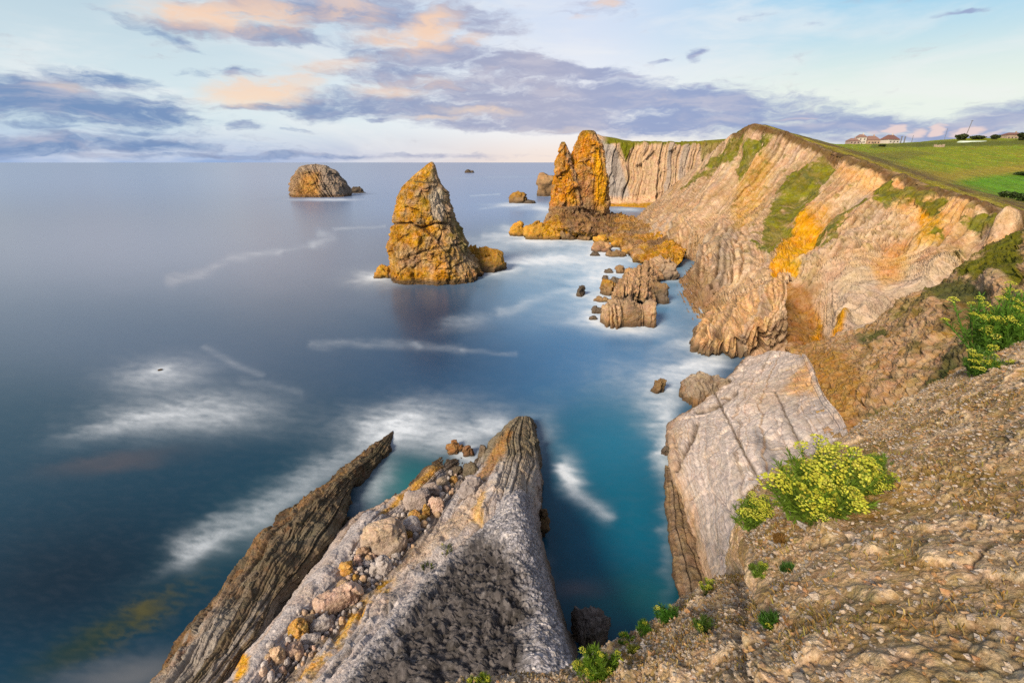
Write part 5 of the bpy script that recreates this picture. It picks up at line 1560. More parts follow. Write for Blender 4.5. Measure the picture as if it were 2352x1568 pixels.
# ------------------------------------------------------------------ sea
def build_sea():
    az = np.concatenate([np.linspace(-180, -58, 60, endpoint=False), np.linspace(-58, 58, 900), np.linspace(58, 180, 60)[1:]])
    r1 = np.geomspace(9, 700, 720, endpoint=False)
    r2 = np.geomspace(700, 90000, 90)
    rr = np.concatenate([r1, r2])
    A, Rr = np.meshgrid(np.radians(az), rr, indexing='ij')
    P = np.stack([np.sin(A) * Rr, np.cos(A) * Rr, np.zeros_like(A)], -1)
    U, V, D = proj(P)
    infr = (P[..., 1] > 1)
    U = np.where(infr, U, -5000)
    V = np.where(infr, V, 9000)
    # drifting distortion
    Q = np.stack([U / 90, V / 34, np.zeros_like(U)], -1)
    n1 = fbm(Q, 4, seed=3)
    n2 = fbm(np.stack([U / 34 + .6 * n1, V / 12 + .5 * n1, np.zeros_like(U)], -1), 4, seed=5)
    n3 = fbm(np.stack([(U + V) / 16, (V - U * .35) / 6, np.zeros_like(U)], -1), 4, seed=6)
    k = np.clip((V - 380) / 400, .12, 1)
    Uw = U + 26 * n1 * k + 8 * n2 * k
    Vw = V + 12 * n1 * k + 4 * n2 * k
    # body colour, with some sky and stack reflection painted in
    deep = np.array([.003, .036, .075])
    col = np.broadcast_to(deep, P.shape).copy()

    def gb(u, v, ru, rv, ang=0.):
        c, s = math.cos(math.radians(ang)), math.sin(math.radians(ang))
        x = (Uw - u) * c + (Vw - v) * s
        y = -(Uw - u) * s + (Vw - v) * c
        return np.exp(-((x / ru) ** 2 + (y / rv) ** 2))
    col = blend(col, .85 * gb(300, 560, 800, 200), np.array([.225, .25, .355]))  # pale lilac standing in for the sky's reflection on the left
    col = blend(col, .8 * gb(380, 780, 560, 120, 5), np.array([.055, .090, .165]))
    col = blend(col, .7 * sstep(520, 400, V), np.array([.19, .265, .46]))  # sky sheen towards the horizon, painted into the water colour
    col = blend(col, .75 * gb(1380, 660, 260, 160), np.array([.115, .335, .60]))
    col = blend(col, .8 * gb(1330, 830, 330, 130), np.array([.028, .15, .37]))
    col = blend(col, .8 * gb(1100, 470, 330, 60), np.array([.13, .24, .47]))
    col = blend(col, .9 * gb(1420, 1020, 160, 130), np.array([.012, .14, .26]))
    col = blend(col, .92 * gb(1420, 1230, 160, 190), np.array([.001, .105, .19]))
    col = blend(col, .8 * gb(1450, 1380, 110, 60), np.array([.008, .12, .145]))
    col = blend(col, .7 * gb(950, 1120, 90, 70), np.array([.01, .15, .17]))
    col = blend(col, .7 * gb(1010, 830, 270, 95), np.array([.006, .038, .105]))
    col = blend(col, .75 * gb(1000, 725, 110, 75), np.array([.004, .024, .07]))  # darker blue painted below the pinnacle in place of its reflection
    col = blend(col, .5 * gb(520, 1240, 260, 70, -30), np.array([.025, .10, .14]))
    col = blend(col, .85 * gb(150, 1330, 420, 170, -10), np.array([.001, .010, .024]))
    col = blend(col, .8 * gb(300, 1430, 150, 34, -30) * sstep(-.3, .4, n2), np.array([.065, .065, .018]))
    col = blend(col, .7 * gb(330, 1400, 50, 16, -25), np.array([.075, .068, .016]))
    col = blend(col, .75 * gb(190, 1480, 140, 30, -28), np.array([.012, .03, .022]))
    col = blend(col, .55 * gb(300, 1550, 160, 40, -10), np.array([.16, .17, .19]))
    col = blend(col, .4 * gb(260, 1060, 150, 22, -8), np.array([.10, .075, .08]))
    col = blend(col, .6 * gb(1325, 1352, 60, 22), np.array([.11, .11, .14]))
    # foam
    foam = np.zeros(U.shape)
    for (u, v, ru, rv, ang, a) in [(370, 862, 100, 34, -6, .50), (420, 950, 165, 42, -6, .52), (280, 975, 120, 20, -14, .34), (560, 960, 110, 40, 0, .16),
                                   (862, 640, 62, 20, 0, .65), (1140, 605, 80, 30, 0, .42), (1245, 596, 110, 13, 0, .8), (1180, 560, 150, 14, 0, .3), (1290, 552, 170, 12, 0, .6), (1215, 528, 70, 11, 0, .7), (1250, 500, 40, 18, -50, .5), (1240, 478, 60, 6, 0, .6),
                                   (1330, 610, 170, 40, -4, .46), (1380, 570, 90, 14, 0, .5), (1395, 640, 52, 44, 0, .62), (1385, 715, 60, 40, 0, .50), (1300, 700, 120, 40, -10, .22), (1470, 757, 90, 18, 0, .4), (1560, 790, 60, 16, -12, .3),
                                   (1600, 838, 90, 26, -14, .62), (1510, 920, 46, 70, 0, .42), (1530, 1030, 24, 60, 0, .45), (1480, 870, 130, 60, 0, .22), (1560, 690, 40, 90, 0, .12),
                                   (930, 960, 150, 38, -8, .42), (985, 1000, 100, 36, 0, .5), (915, 985, 60, 28, -30, .5), (1090, 990, 90, 26, -20, .45), (1078, 1048, 34, 26, 0, .8), (1140, 985, 30, 34, -40, .4), (1240, 1000, 34, 60, 20, .22),
                                   (860, 1115, 34, 60, 35, .42), (1306, 1090, 24, 40, -10, .62), (1250, 1320, 18, 60, 0, .12), (1535, 1230, 18, 120, 0, .16), (1370, 740, 80, 10, 0, .4), (1440, 482, 40, 5, 0, .7), (1180, 470, 60, 5, 0, .6), (745, 459, 80, 3.0, 0, .8), (825, 446, 26, 3, 0, .6),
                                   (1080, 740, 60, 14, -12, .25), (950, 720, 40, 10, 0, .0), (1330, 470, 30, 8, 0, .5), (620, 1200, 60, 26, -35, .12), (470, 1255, 90, 16, -30, .3)]:
        foam += a * gb(u, v, ru, rv, ang)
    for pts, wd, a in [([(480, 802), (540, 838), (590, 856)], 8, .13), ([(560, 875), (620, 880), (690, 902)], 9, .08), ([(720, 792), (850, 786), (960, 794)], 9, .17), ([(960, 794), (1060, 803)], 10, .14), ([(1060, 803), (1190, 815)], 5, .14),
                       ([(1590, 640), (1600, 700), (1625, 745), (1590, 800), (1640, 835), (1560, 880), (1535, 960), (1525, 1060)], 24, .34), ([(530, 592), (640, 578)], 11, .28), ([(640, 578), (720, 562)], 7, .2), ([(720, 562), (765, 545), (735, 538)], 11, .34), ([(770, 528), (880, 518)], 4, .3), ([(390, 648), (460, 630), (512, 606)], 11, .26), ([(860, 1010), (700, 1112), (560, 1200), (430, 1262)], 34, .36),
                       ([(1300, 1080), (1325, 1135), (1395, 1182)], 16, .5), ([(1150, 720), (1280, 670), (1360, 640)], 12, .25), ([(1040, 410), (1230, 405)], 3, .2), ([(1160, 520), (1230, 545)], 10, .3), ([(1590, 640), (1605, 700), (1625, 740), (1590, 790)], 9, .35), 
                       ([(1110, 540), (1190, 540)], 6, .35), ([(1080, 450), (1150, 447)], 2.5, .35), ([(1100, 480), (1200, 470)], 3, .25)]:
        dd, _ = seg_dist(Uw, Vw, pts)
        foam += a * np.exp(-(dd / wd) ** 2)
    # white water hugging each rock
    for (x, y, r) in WATER_ROCKS:
        du = np.hypot(P[..., 0] - x, P[..., 1] - y)
        if math.hypot(x, y) > 90:
            foam += .42 * np.exp(-(np.clip(du - r * .8, 0, None) / (r * .55 + 1.0)) ** 2)
    n4 = fbm(np.stack([(U * .9 + V * .35) / 70, (V - U * .12) / 13, np.zeros_like(U)], -1), 4, .55, seed=16)
    foam = foam * np.clip(0.85 + .40 * n2 + .42 * n4 + .16 * n3 * k, .1, 1.5)
    foam = np.clip(foam, 0, .93)
    col = blend(col, .04 * sstep(-.3, .6, n2), np.array([.14, .15, .19]))
    m = foam[..., None]
    col = col * (1 - m) + np.array([.58, .67, .78]) * m
    me_P = P.reshape(-1, 3)
    m = bpy.data.materials.new('sea_water')
    m.use_nodes = True
    t = NT(m.node_tree)
    b = t.n['Principled BSDF']
    at = t.node('ShaderNodeAttribute')
    at.attribute_name = 'Col'
    fa = t.node('ShaderNodeAttribute')
    fa.attribute_name = 'foam'
    t.put(b.inputs['Base Color'], at.outputs['Color'])
    b.inputs['Specular IOR Level'].default_value = 0.34
    t.put(b.inputs['Roughness'], t.ramp(fa.outputs['Fac'], 0.0, 0.6, False, 0.26, 0.8))
    b.inputs['IOR'].default_value = 1.33
    geo = t.node('ShaderNodeNewGeometry')
    p1 = t.vmath('MULTIPLY', geo.outputs['Position'], (0.35, 0.9, 1))
    h = t.math('ADD', t.noise(p1, .30, 4, .55), t.math('MULTIPLY', t.noise(p1, 3.0, 4, .6), .25))
    bp = t.node('ShaderNodeBump')
    bp.inputs['Strength'].default_value = .06
    bp.inputs['Distance'].default_value = .30
    t.put(bp.inputs['Height'], h)
    t.l.new(bp.outputs[0], b.inputs['Normal'])
    n, q = P.shape[:2]
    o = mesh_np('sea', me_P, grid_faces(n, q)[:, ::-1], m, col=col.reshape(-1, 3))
    fat = o.data.attributes.new('foam', 'FLOAT', 'POINT')
    fat.data.foreach_set('value', foam.astype(np.float32).ravel())
    tag(o, kind='structure')


# ------------------------------------------------------------------ plants
class Geo:
    def __init__(self):
        self.v, self.f, self.c, self.n = [], [], [], 0

    def add(self, V, Fc, col):
        V = np.asarray(V, float)
        self.v.append(V)
        self.f.append(np.asarray(Fc, int) + self.n)
        self.c.append(np.broadcast_to(np.asarray(col, float), V.shape))
        self.n += len(V)

    def obj(self, name, mat, parent=None, loc=None, smooth=False):
        return mesh_np(name, np.concatenate(self.v), np.concatenate(self.f), mat, parent, np.concatenate(self.c), smooth, loc)


def rodrigues(v, ax, a):
    return v * math.cos(a) + np.cross(ax, v) * math.sin(a) + ax * (ax @ v) * (1 - math.cos(a))


def leafblades(g, r, base, d, length, width, n, col):
    """fleshy narrow leaflets round a stem: thin crossed quads"""
    for _ in range(n):
        k = r.uniform(.25, .95)
        p = base + d * length * k
        ax = np.array([r.gauss(0, 1), r.gauss(0, 1), r.gauss(0, .6)])
        q = ax / (np.linalg.norm(ax) + 1e-6) + d * .9
        q /= np.linalg.norm(q)
        L = width * r.uniform(5, 10)
        side = np.cross(q, np.array([r.gauss(0, 1), r.gauss(0, 1), r.gauss(0, 1)]))
        side /= np.linalg.norm(side) + 1e-6
        c = np.asarray(col) * r.uniform(.6, 1.35)
        g.add([p, p + q * L * .5 + side * width * .5, p + q * L, p + q * L * .5 - side * width * .5], [[0, 1, 2, 3]], c)


_umbel_mesh = {}


def umbel_mesh(k):
    if k in _umbel_mesh:
        return _umbel_mesh[k]
    r = random.Random(100 + k)
    g = Geo()
    g.v.append(np.array([[0, 0, -.5]]))
    g.c.append(np.array([[.12, .2, .02]]))
    g.n = 1
    for i in range(34):
        a = r.uniform(0, 6.283)
        q = math.sqrt(r.uniform(0, 1))
        p = np.array([q * math.cos(a), q * math.sin(a), .55 * (1 - q * q)]) + np.array([0, 0, r.uniform(-.05, .05)])
        s = r.uniform(.10, .20)
        c = np.array([.47, .52, .05]) * r.uniform(.6, 1.15) * np.array([1, r.uniform(.85, 1.1), 1])
        o6 = np.array([[s, 0, 0], [-s, 0, 0], [0, s, 0], [0, -s, 0], [0, 0, s * .8], [0, 0, -s * .8], [.02, .02, -s * .8]]) + p
        g.add(o6, [[0, 2, 4], [2, 1, 4], [1, 3, 4], [3, 0, 4], [2, 0, 5], [1, 2, 5], [3, 1, 5], [0, 3, 5], [5, 6, -g.n]], c)
    me = g.obj('flower_head', FLOWER)
    data = me.data
    bpy.data.objects.remove(me)
    _umbel_mesh[k] = data
    return data


def samphire(u, v, wpx, hpx, label, key='front', seed=1, stems=46, flowers=30, green=(.11, .19, .02), lean=None, group='yellow-flowered cliff plants'):
    r = random.Random(seed)
    c, D = drop(key, u, v, 10)
    sc = D / F
    W, Hh = wpx * sc / 2, hpx * sc
    root = bpy.data.objects.new('samphire_plant', None)
    root.location = c
    COL.objects.link(root)
    tag(root, label, 'plant', group)
    g = Geo()
    tips = []
    view = np.array([0, 0, H]) - c
    view /= np.linalg.norm(view)
    upv = np.array([0, 0, 1.0])
    nc = max(1, stems // 18)
    cs = [(r.uniform(0, 6.283), math.sqrt(r.uniform(0, 1)), r.uniform(.7, 1.05)) for _ in range(nc)]
    for i in range(stems):
        ca, cq, chh = cs[r.randrange(nc)]
        a = r.uniform(0, 6.283)
        q = math.sqrt(r.uniform(0, 1))
        rr_ = .42 if nc > 1 else .75
        b = np.array([math.cos(a) * q * W * rr_ + math.cos(ca) * cq * W * (.62 if nc > 1 else 0), math.sin(a) * q * W * rr_ * .8 + math.sin(ca) * cq * W * (.5 if nc > 1 else 0), 0])
        d = upv * (1 - .35 * q) + np.array([math.cos(a), math.sin(a), 0]) * q * .42 + np.array([r.gauss(0, .14), r.gauss(0, .14), 0])
        if lean is not None:
            d = d + np.asarray(lean)
        d /= np.linalg.norm(d)
        L = Hh * chh * r.uniform(.6, 1.0) * (1 - .35 * q * q)
        b = b - np.array([0, 0, .12 * Hh])
        t = max(.0035, .012 * Hh)
        sd = np.cross(d, view)
        sd /= np.linalg.norm(sd) + 1e-6
        s2 = np.cross(d, sd)
        col = np.asarray(green) * r.uniform(.8, 1.3)
        g.add([b - sd * t, b + sd * t * .5 + s2 * t, b + sd * t * .5 - s2 * t, b + d * L], [[0, 1, 3, 3], [1, 2, 3, 3], [2, 0, 3, 3]], col) if False else g.add(
            [b - sd * t, b + sd * t, b + d * L + sd * t * .5, b + d * L - sd * t * .5], [[0, 1, 2, 3]], col)
        leafblades(g, r, b, d, L, max(.005, .013 * Hh ** .6), 70, np.asarray(green))
        tips.append((b + d * L, L, d))
    # quads only
    g.obj('foliage', LEAF, root)
    r.shuffle(tips)
    for i, (p, L, d) in enumerate(tips[:flowers]):
        o = bpy.data.objects.new('flower_head', umbel_mesh(i % 5))
        COL.objects.link(o)
        o.parent = root
        o.location = p
        s = max(.026, min(.082, .10 * Hh)) * r.uniform(.7, 1.3)
        o.scale = (s, s, s)
        o.rotation_euler = (r.gauss(0, .25), r.gauss(0, .25), r.uniform(0, 6))
    return root


def build_plants():
    S = samphire
    S(1872, 1172, 124, 200, 'largest yellow-flowered bushy plant, at the edge above the pale slab', seed=1, stems=150, flowers=74)
    S(1966, 1130, 70, 112, 'flowering plant leaning on the right side of the largest bushy plant', seed=2, stems=60, flowers=36)
    S(1732, 1200, 66, 110, 'yellow-green plant hanging over the slab, left of the largest bushy plant', seed=3, stems=64, flowers=34)
    S(1868, 1196, 60, 50, 'low yellowish plant under the front of the largest bushy plant', seed=13, stems=36, flowers=20)
    S(2022, 1070, 44, 44, 'small bright green plant right of the flowering clump', seed=4, stems=22, flowers=3, green=(.12, .22, .02))
    S(2300, 800, 140, 190, 'tall green flowering plant on the skyline of the slope by the right border', seed=5, stems=150, flowers=80, green=(.085, .19, .02))
    S(2240, 858, 70, 90, 'lower flowering plant beside the tall one by the right border', seed=6, stems=50, flowers=24, green=(.07, .16, .02))
    S(2345, 735, 90, 80, 'plant cut off by the right border of the photo, above the tall flowering one', seed=7, stems=60, flowers=34)
    S(1742, 1318, 34, 44, 'small green plant by the pink edge of the slope', seed=8, stems=20, flowers=4)
    S(1813, 1312, 34, 26, 'small dark green tuft right of the plant on the pink edge', seed=9, stems=18, flowers=0, green=(.05, .12, .02))
    S(1772, 1436, 46, 48, 'round dark green plant above the pale washed gully', seed=10, stems=34, flowers=3, green=(.045, .13, .015))
    S(1620, 1450, 42, 40, 'round green plant in the middle of the lower ledge', seed=11, stems=28, flowers=2, green=(.07, .14, .02))
    S(1535, 1425, 56, 56, 'dense green plant on the rim of the lower ledge', seed=12, stems=44, flowers=3, green=(.05, .15, .015))
    S(1484, 1450, 34, 42, 'small green plant on the rim, left of the dense one', seed=14, stems=22, flowers=1, green=(.06, .15, .015))
    S(1440, 1472, 34, 24, 'bright little rosette hanging on the rim of the ledge', seed=15, stems=14, flowers=5, green=(.11, .24, .02))
    S(1450, 1496, 26, 26, 'small olive tuft just behind the rim of the ledge', seed=16, stems=14, flowers=3, green=(.12, .15, .02))
    S(1392, 1555, 104, 76, 'wide mat of bright green leaves at the lower left of the ledge', seed=17, stems=80, flowers=16, green=(.10, .19, .015))
    S(1345, 1540, 44, 40, 'yellow-green plant at the left tip of the leaf mat', seed=18, stems=24, flowers=8, green=(.10, .18, .015))
    S(1102, 1572, 50, 30, 'little yellow-green plant at the bottom border of the photo', seed=19, stems=26, flowers=9, green=(.12, .19, .015))
    S(1628, 1356, 46, 28, 'spindly yellow-green plant at the corner where slab and ledge meet', seed=20, stems=14, flowers=8, green=(.13, .2, .02))
    S(1024, 1266, 36, 24, 'olive cushion plant on top of the grey ridge', key='greyridge', seed=21, stems=26, flowers=3, green=(.075, .10, .015), group='cushion plants on the grey ridge')
    S(982, 1302, 30, 24, 'dark olive cushion plant lower on the grey ridge', key='greyridge', seed=22, stems=24, flowers=1, green=(.06, .085, .012), group='cushion plants on the grey ridge')
    S(2005, 1060, 26, 16, 'pale sprig on bare gravel above the small bright green plant', seed=23, stems=8, flowers=1)
    S(1800, 1245, 40, 24, 'rusty dry plant under the flowering clump', seed=24, stems=24, flowers=0, green=(.20, .11, .03))


def build_stuff(Pd, N):
    """loose pebbles and dry grass over the near slope, far too many to count"""
    P = Pd.reshape(-1, 3)
    Nn = N.reshape(-1, 3)
    U, V, D = proj(P)
    ok = np.where((U > 1050) & (U < 2420) & (V > 700) & (V < 1640) & (Nn[:, 2] > .2))[0]
    r = np.random.default_rng(3)
    m = 26000
    pick = r.choice(ok, m, p=(D[ok] ** 1.4) / (D[ok] ** 1.4).sum())
    ico = np.array([[1, 0, 0], [-1, 0, 0], [0, 1, 0], [0, -1, 0], [0, 0, 1], [0, 0, -1], [.62, .62, .5], [-.62, .62, .5], [.62, -.62, .5], [-.62, -.62, .5]])
    tri = np.array([[0, 6, 4], [6, 2, 4], [2, 7, 4], [7, 1, 4], [1, 9, 4], [9, 3, 4], [3, 8, 4], [8, 0, 4], [0, 2, 6], [2, 1, 7], [1, 3, 9], [3, 0, 8], [2, 0, 5], [1, 2, 5], [3, 1, 5], [0, 3, 5]])
    s = (.007 + .015 * r.random(m) ** 3.0) * (1 + .03 * D[pick])
    big = r.random(m) < .012
    s = np.where(big, s * 2.3, s)
    V0 = ico[None] * (1 + .35 * r.normal(size=(m, 10, 1)).clip(-1, 1)) * s[:, None, None] * (np.array([1, .8, .55])[None, None] + .2 * r.random((m, 1, 3)))
    a = r.random(m) * 6.28
    ca, sa = np.cos(a)[:, None], np.sin(a)[:, None]
    x, y = V0[..., 0] * ca - V0[..., 1] * sa, V0[..., 0] * sa + V0[..., 1] * ca
    V0 = np.stack([x, y, V0[..., 2]], -1) + P[pick][:, None] + Nn[pick][:, None] * (s * .15)[:, None, None]
    pal = .66 * np.array([[.56, .46, .36], [.50, .38, .25], [.62, .54, .46], [.42, .39, .37], [.52, .33, .18], [.34, .25, .17], [.54, .47, .40]])
    c = pal[r.integers(0, len(pal), m)] * (.75 + .5 * r.random((m, 1)))
    fc = (tri[None] + (np.arange(m) * 10)[:, None, None]).reshape(-1, 3)
    o = mesh_np('gravel', V0.reshape(-1, 3), fc, GROUND_NEAR, col=np.repeat(c, 10, 0), smooth=False)
    tag(o, 'loose pebbles strewn over the near slope', 'gravel', kind='stuff')
    # dry grass
    n1 = fbm(P[ok] / .6, 3, seed=31)
    wgt = sstep(-.05, .35, n1) * D[ok]
    m = 11000
    pick = r.choice(ok, m, p=wgt / wgt.sum())
    L = .022 + .05 * r.random(m)
    d = np.stack([r.normal(size=m) * .7, r.normal(size=m) * .7, np.full(m, .8)], -1) + Nn[pick] * .6
    d /= np.linalg.norm(d, axis=1, keepdims=True)
    sd = np.cross(d, r.normal(size=(m, 3)))
    sd /= np.linalg.norm(sd, axis=1, keepdims=True)
    wd = (.0022 + .002 * r.random(m)) * (1 + .08 * D[pick])
    b = P[pick]
    bend = b + d * (L * .6)[:, None]
    tip = b + d * L[:, None] + np.array([0, 0, -1]) * (L * .25)[:, None] + sd * (L * .2)[:, None]
    Vv = np.stack([b - sd * wd[:, None], b + sd * wd[:, None], bend + sd * wd[:, None] * .8, tip, bend - sd * wd[:, None] * .8], 1)
    fc = (np.array([[0, 1, 2], [0, 2, 4], [4, 2, 3]])[None] + (np.arange(m) * 5)[:, None, None]).reshape(-1, 3)
    pal = np.array([[.33, .22, .07], [.26, .17, .05], [.36, .28, .11], [.20, .18, .04], [.30, .16, .05]])
    c = pal[r.integers(0, len(pal), m)] * (.7 + .6 * r.random((m, 1)))
    o = mesh_np('dry_grass', Vv.reshape(-1, 3), fc, LEAF, col=np.repeat(c, 5, 0), smooth=False)
    tag(o, 'short dry yellow-brown grass over the near slope', 'dry grass', kind='stuff')


# ------------------------------------------------------------------ things on the far fields
def box(g, x0, x1, y0, y1, z0, z1, c=(1, 1, 1)):
    V = [[x, y, z] for z in (z0, z1) for (x, y) in ((x0, y0), (x1, y0), (x1, y1), (x0, y1))]
    g.add(V, [[0, 3, 2, 1], [4, 5, 6, 7], [0, 1, 5, 4], [1, 2, 6, 5], [2, 3, 7, 6], [3, 0, 4, 7]], c)


M_ROOF = plain_material('clay_tile', (.20, .12, .10), .8, .3, 1.5)
M_ROOFD = plain_material('dark_tile', (.14, .07, .06), .8, .3, 1.5)
M_WALLW = plain_material('white_render', (.48, .45, .42), .8, .1, .5)
M_WALLO = plain_material('ochre_render', (.36, .26, .20), .8, .15, .5)
M_WALLP = plain_material('pink_render', (.33, .25, .23), .8, .15, .5)
M_WALLS = plain_material('stone_wall', (.30, .235, .18), .9, .35, 1.2)
M_GLASS = plain_material('dark_window', (.03, .035, .04), .2, .1, 1)
M_WOOD = plain_material('weathered_wood', (.10, .08, .065), .8, .2, 1)
M_FILM = plain_material('greenhouse_film', (.58, .70, .60), .45, .12, .3)
M_STEEL = plain_material('painted_steel', (.12, .12, .13), .6, .1, 1)


def house(u, v, wpx, wall_h, roof_h, wall, roof, label, y=520, depth=.8, storeys=1, windows=3, chimney=True, yaw=0.0):
    c = at_y(u, v, y)
    D = proj(c)[2]
    sc = D / F
    W = wpx * sc / 2
    Dp = W * depth
    root = bpy.data.objects.new('house', None)
    root.location = c
    root.rotation_euler = (0, 0, yaw)
    COL.objects.link(root)
    tag(root, label, 'house', 'houses on the far skyline')
    g = Geo()
    box(g, -W, W, -Dp, Dp, -2.0, wall_h)
    # gable ends
    g.obj('wall', wall, root)
    g = Geo()
    e = .5
    z0 = wall_h + .01
    V = [[-W - e, -Dp - e, z0], [W + e, -Dp - e, z0], [W + e, Dp + e, z0], [-W - e, Dp + e, z0], [-W * .55, 0, z0 + roof_h], [W * .55, 0, z0 + roof_h]]
    g.add(V, [[0, 1, 5, 4], [2, 3, 4, 5], [1, 2, 5, 5], [3, 0, 4, 4], [3, 2, 1, 0]], (1, 1, 1))
    fcs = [[0, 1, 5], [0, 5, 4], [2, 3, 4], [2, 4, 5], [1, 2, 5], [3, 0, 4], [3, 2, 1], [3, 1, 0]]
    ro = mesh_np('roof', V, fcs, roof, root, smooth=False)
    if chimney:
        g = Geo()
        box(g, W * .25, W * .25 + .9, -.45, .45, z0 + roof_h * .5, z0 + roof_h + 1.3)
        g.obj('chimney', wall, ro)
    for s in range(storeys):
        for i in range(windows):
            x = -W + (i + .5) * 2 * W / windows
            zb = 1.0 + s * 2.7
            g = Geo()
            box(g, x - .6, x + .6, -Dp - .06, -Dp + .05, zb, zb + 1.3)
            g.obj('window', M_GLASS, root)
    g = Geo()
    box(g, -.15 * W - .5, -.15 * W + .5, -Dp - .05, -Dp + .06, -.2, .95) if windows % 2 else box(g, -.5, .5, -Dp - .05, -Dp + .06, -.2, 2.0)
    g.obj('door', M_WOOD, root)


def leafy(name, u, v, wpx, hpx, label, cat, seed, col=(.035, .05, .015), group=None, key='fields', n=900, y=None):
    r = np.random.default_rng(seed)
    c, D = drop(key, u, v, 8)
    if y:
        c = at_y(u, v, y)
        D = proj(c)[2]
    sc = D / F
    W, Hh = wpx * sc / 2, hpx * sc
    root = bpy.data.objects.new(name, None)
    root.location = c
    COL.objects.link(root)
    tag(root, label, cat, group)
    p = r.normal(size=(n, 3))
    p /= np.linalg.norm(p, axis=1, keepdims=True)
    p *= (r.random((n, 1)) ** .4)
    cl = np.stack([np.sin(p[:, 0] * 5 + seed), np.cos(p[:, 1] * 6), np.sin(p[:, 2] * 5)], -1).sum(1)
    p = p * (1 + .12 * cl[:, None]) * np.array([W, W * .7, Hh * .48]) + np.array([0, 0, Hh * .52])
    a = r.normal(size=(n, 3))
    b = np.cross(a, r.normal(size=(n, 3)))
    s = max(.12, W * .13)
    a = a / np.linalg.norm(a, axis=1, keepdims=True) * s
    b = b / np.linalg.norm(b, axis=1, keepdims=True) * s
    V = np.stack([p - a, p + b, p + a, p - b], 1)
    cc = np.asarray(col) * (.6 + .9 * r.random((n, 1)))
    mesh_np('crown' if cat == 'tree' else 'foliage', V.reshape(-1, 3), np.arange(n * 4).reshape(n, 4), TREE, root, np.repeat(cc, 4, 0), False)
    g = Geo()
    th = np.linspace(0, 6.283, 7)[:-1]
    ra, rb = max(.1, W * .08), max(.05, W * .03)
    V = np.concatenate([np.stack([np.cos(th) * ra, np.sin(th) * ra, th * 0 - .5], -1), np.stack([np.cos(th) * rb, np.sin(th) * rb, th * 0 + Hh * .7], -1)])
    mesh_np('trunk' if cat == 'tree' else 'stem', V, [[i, (i + 1) % 6, (i + 1) % 6 + 6, i + 6] for i in range(6)], M_WOOD, root)


def post(name, u, v, hpx, rad, label, cat, lean=0.0, arm=False, group=None):
    c = at_y(u, v, 525)
    D = proj(c)[2]
    h = hpx * D / F
    root = bpy.data.objects.new(name, None)
    root.location = c
    COL.objects.link(root)
    tag(root, label, cat, group)
    th = np.linspace(0, 6.283, 9)[:-1]
    ring = lambda r_, z, x: np.stack([np.cos(th) * r_ + x, np.sin(th) * r_, th * 0 + z], -1)
    V = np.concatenate([ring(rad, -1, 0), ring(rad * .7, h, lean * h)])
    mesh_np('pole', V, [[i, (i + 1) % 8, (i + 1) % 8 + 8, i + 8] for i in range(8)], M_STEEL, root)
    if arm:
        g = Geo()
        box(g, lean * h - 1.2, lean * h + 1.2, -.15, .15, h - .8, h - .5)
        g.obj('crossarm', M_STEEL, root)


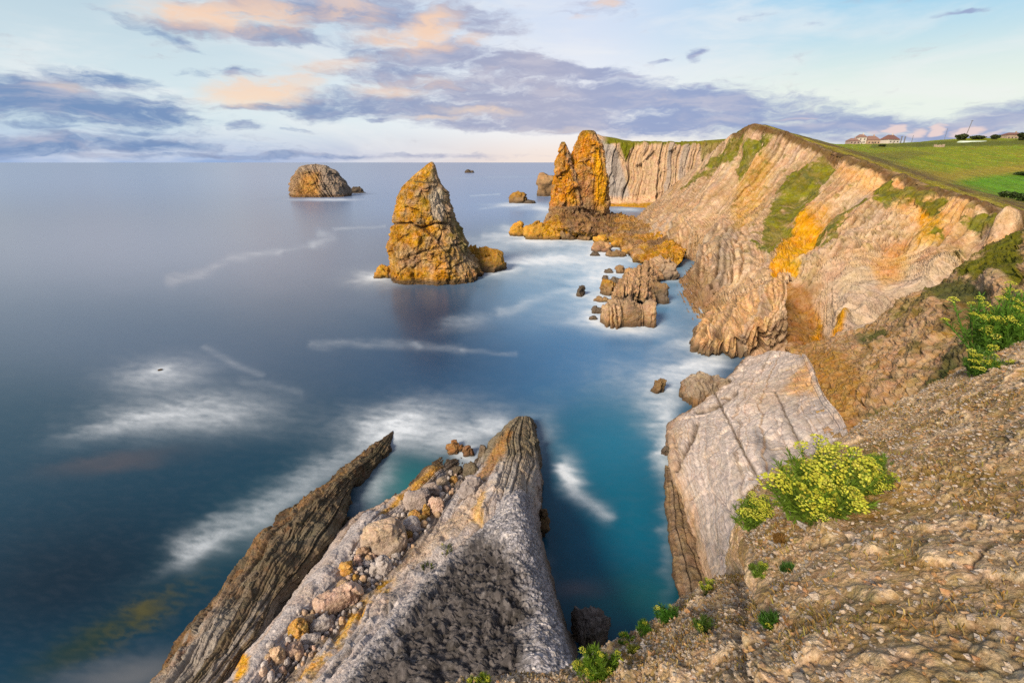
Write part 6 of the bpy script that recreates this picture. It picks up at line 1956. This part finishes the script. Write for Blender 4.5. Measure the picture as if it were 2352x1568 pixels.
def build_far_things():
    house(1957, 332, 22, 3.2, 2.6, M_WALLP, M_ROOF, 'small pink house with a red roof, leftmost on the skyline', windows=3)
    house(1974, 331, 18, 6.2, 2.8, M_WALLW, M_ROOF, 'tall white house between two lower red-roofed ones on the skyline', storeys=2, windows=2)
    house(1998, 332, 28, 4.0, 4.0, M_WALLO, M_ROOF, 'orange-walled house with a red roof on the skyline', windows=4)
    house(2041, 330, 30, 3.6, 4.6, M_WALLW, M_ROOFD, 'white house standing alone under a steep dark red roof', windows=3, yaw=.25)
    house(2322, 321, 40, 4.2, 2.4, M_WALLS, M_ROOFD, 'broad stone-walled house on the skyline near the right border', windows=5, depth=.5)
    # greenhouse
    c = at_y(2232, 331, 470)
    D = proj(c)[2]
    sc = D / F
    root = bpy.data.objects.new('greenhouse', None)
    root.location = c
    root.rotation_euler = (0, 0, .05)
    COL.objects.link(root)
    tag(root, 'long low pale green greenhouse on the far field', 'greenhouse')
    L = 30 * sc
    th = np.linspace(0, math.pi, 14)
    hh = 7.5 * sc
    ring = np.stack([np.zeros(14), -np.cos(th) * 3.6, np.sin(th) * hh * .9], -1)
    nx = 24
    V = np.concatenate([ring + np.array([-L + 2 * L * k / (nx - 1), 0, 0]) for k in range(nx)])
    mesh_np('cover', V, grid_faces(nx, 14), M_FILM, root, smooth=True)
    g = Geo()
    for s in (-1, 1):
        V = np.concatenate([ring + np.array([s * L, 0, 0]), [[s * L, 0, 0]]])
        mesh_np('end_wall', V, [[i, i + 1, 14] for i in range(13)], M_FILM, root, smooth=False)
    for k in (0, 8, 16, 23):
        x = -L + 2 * L * k / 23
        g = Geo()
        box(g, x - .12, x + .12, -3.7, -3.62, 0, 1.2)
        g.obj('hoop_post', M_STEEL, root)
    # ruined wall
    c, D = drop('fields', 2156, 338, 9)
    sc = D / F
    r = np.random.default_rng(4)
    g = Geo()
    x = -11 * sc
    while x < 11 * sc:
        wd = r.uniform(.8, 1.8)
        box(g, x, x + wd * .98, -.5, .5, -1, 1.2 + r.uniform(0, 1.6))
        x += wd
    o = g.obj('field_wall', M_WALLS, loc=c)
    tag(o, 'short broken stone wall in the field left of the greenhouse', 'wall')
    post('mast', 2216, 318, 38, .35, 'tall leaning mast rising from dark bushes on the skyline', 'mast', lean=.12, arm=True)
    post('utility_pole', 2068, 329, 15, .6, 'utility pole right of the white house, left one of a pair', 'pole', arm=True, group='poles on the skyline')
    post('utility_pole', 2076, 328, 13, .6, 'utility pole right of the white house, right one of a pair', 'pole', arm=True, group='poles on the skyline')
    post('utility_pole', 2094, 326, 14, .25, 'thin single pole in the gap between the white house and the mast', 'pole', group='poles on the skyline')
    post('utility_pole', 2169, 321, 24, .18, 'very thin pole left of the leaning mast', 'pole', group='poles on the skyline')
    leafy('tree', 2207, 319, 26, 13, 'dark rounded tree at the foot of the leaning mast', 'tree', 1)
    leafy('bush', 2244, 318, 32, 7, 'long low dark bush right of the leaning mast', 'bush', 2)
    leafy('tree', 2284, 320, 20, 10, 'small dark tree left of the stone-walled house', 'tree', 3)
    leafy('tree', 2350, 322, 26, 18, 'dark tree behind the right end of the stone-walled house', 'tree', 4)
    leafy('bush', 2026, 331, 16, 5, 'little bush in front of the lone white house', 'bush', 5)
    for i, (u, v, w_, h_) in enumerate([(2306, 446, 26, 14), (2326, 452, 22, 16), (2346, 458, 28, 18), (2372, 466, 30, 18)]):
        leafy('hedge_bush', u, v, w_, h_, ['leftmost dark hedge bush below the bright green field', 'second dark hedge bush below the bright green field', 'taller dark hedge bush at the right border below the green field', 'hedge bush cut by the right border below the green field'][i], 'bush', 20 + i, (.03, .055, .012), 'hedge bushes below the green field', n=500)
    leafy('hedge_bush', 2345, 402, 30, 8, 'dark bush on the right edge between the two fields', 'bush', 31, (.03, .055, .012), n=500)


build_main_cliff()
build_buttress()
build_far_wall()
build_fields()
build_spur()
build_slab()
build_dark_ridge()
build_grey_ridge()
PF, NF = build_foreground()
build_main_stack()
build_twin_stacks()
build_island()
build_shelf()
build_reef()
build_water_rocks()
build_boulders()
build_sea()
build_far_things()
build_plants()
build_stuff(PF, NF)
